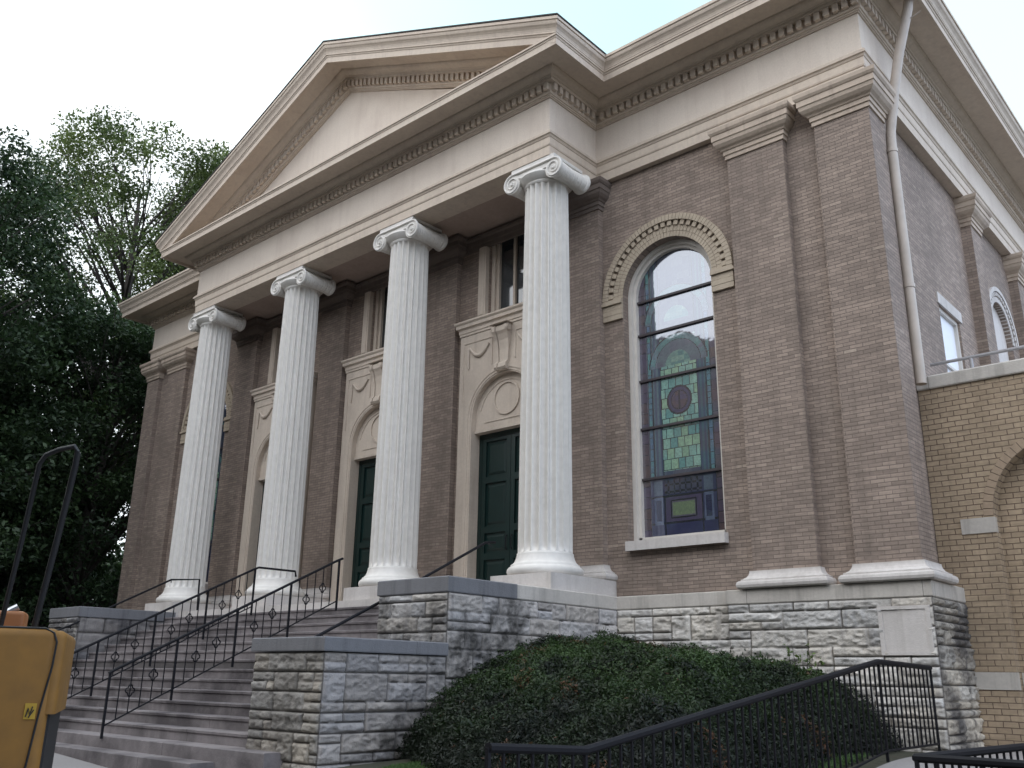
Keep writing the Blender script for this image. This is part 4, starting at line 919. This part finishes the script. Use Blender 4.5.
mb = MB(); rbox(mb, -.13, .0, .02, 1.2, zg-.47, top_-.012, .05); mb.build('side_cover', MT['yellow'], EX, smooth='auto')
mb = MB(); mb.box(-.12, -.03, .06, 1.15, zg-1.25, zg-.465); mb.box(-1.7, -.15, .05, 1.3, zg-1.25, zg-1.0); mb.build('lower_frame', MT['black'], EX)
mb = MB(); mb.tube([(-.7, .04, top_+.002), (-.14, .03, top_+.0), (-.08, .01, top_-.03), (-.055, -.002, top_-.09), (-.06, -.004, top_-.25), (-.095, -.005, zg-.45), (-.14, -.005, zg-.98)], .007, 6); mb.build('seam_seal', MT['black'], EX)
mb = MB(); mb.box(-.185, -.115, -.006, .0, zg-.50, zg-.40); dc = mb.build('warning_decal', plain_mat('decal_yellow', (.45, .28, .03), .6), EX); dc['_local'] = 1
mb = MB(); mb.tube([(-.172, -.008, zg-.485), (-.162, -.008, zg-.43), (-.150, -.008, zg-.47), (-.138, -.008, zg-.42)], .006, 4); mb.tube([(-.155, -.008, zg-.49), (-.128, -.008, zg-.44)], .005, 4); mb.build('decal_mark', MT['black'], dc)
def exl(P):     # world point to the machine's own axes
    q = Vector(P)-EX.location; a_ = EX.rotation_euler.z; return (q.x*cos(a_)+q.y*sin(a_), -q.x*sin(a_)+q.y*cos(a_), q.z)
GP = [(-2.45, -11.00, .05), (-2.23, -11.03, .66), (-2.03, -11.07, 1.17), (-1.99, -11.085, 1.26), (-2.01, -11.10, 1.295), (-2.09, -11.17, 1.27), (-2.155, -11.225, 1.23), (-2.20, -11.24, 1.17), (-2.38, -11.20, .66), (-2.60, -11.16, .05)]
mb = MB(); mb.tube([exl(P) for P in GP], .017, 10); mb.build('roll_guard', MT['black'], EX, smooth='auto')
mb = MB(); mb.tube([exl((x-.035, y+.03, z)) for x, y, z in GP[:4]], .010, 8); mb.build('hydraulic_hose', MT['black'], EX)
mb = MB(); rbox(mb, -.52, -.30, .25, .5, top_-.03, top_+.12, .03); mb.build('fuel_cap_box', MT['orange'], EX, smooth='auto')
mb = MB(); mb.tube([(-.44, .3, top_+.10), (-.36, .3, top_+.15)], .025, 10); mb.build('exhaust_pipe', MT['chrome'], EX)
for xx in (-1.6, -.5):
    mb = MB(); q = [(.0, .05), (.12, .0), (1.5, .0), (1.7, .12), (1.72, .3), (1.6, .42), (.1, .42), (-.05, .3), (-.05, .14)]
    vs = [(xx, y-.1, z+.01) for y, z in q]+[(xx+.35, y-.1, z+.01) for y, z in q]; n = len(q); mb.add(vs, [(i, (i+1) % n, n+(i+1) % n, n+i) for i in range(n)]+[tuple(range(n)), tuple(range(n, 2*n))])
    for i in range(14): mb.box(xx-.01, xx+.36, .0+i*.11, .05+i*.11, -.005, .012)
    mb.build('track', MT['black'], EX)
mb = MB(); mb.box(-1.2, -.5, .3, 1.2, .4, zg-1.24); mb.build('turntable', MT['black'], EX)

# ------------------------------------------------------------------ across the street (partly mirrored in the glass; nearer trees added for shade)
OB = empty('street_building', (-24, -46, -2), label='plain brick building across the street, mirrored in the stained glass', cat='building')
mb = MB(); mb.box(-62, 26, -58, -44, -2.5, 24.5); mb.box(-24.6, -24.0, -45, -44.3, 24.5, 26.8); mb.box(-48, -30, -50, -44, 24.5, 25.6); mb.build('wall', MT['farbrick'], OB)
mb = MB()
for i in range(20):
    for j in range(7): mb.box(-58+i*4.1, -56+i*4.1, -44.03, -43.9, .5+j*3.4, 2.4+j*3.4)
tag(mb.build('window_panes', MT['pane'], OB), kind='stuff')
for (bx, by, hh, rr_, lb) in ((12, -30, 15, 6, 'tall street tree across the road, right of the photographer'), (26, -26, 14, 6, 'street tree across the road, farthest to the right'), (8, -23, 15, 6.5, 'tall unseen street tree added just behind the camera to shade the facade'), (-2, -23.5, 12, 5.5, 'rounder unseen street tree added across the road, straight behind the camera, to shade the facade'), (18, -22, 15, 6, 'unseen street tree added right behind the road kerb to shade the facade'), (-36, -24, 14, 6, 'unseen street tree added across the road, farthest to the left, to block low sky light'), (-18, -29, 11, 5, 'smaller street tree across the road, to the left')):  # nearer trees are unseen, added to shade the lower facade
    tree((bx, by), hh, rr_, 2, 80, 110, .26, lb, MT['leaf_dark'], cs=1.7)
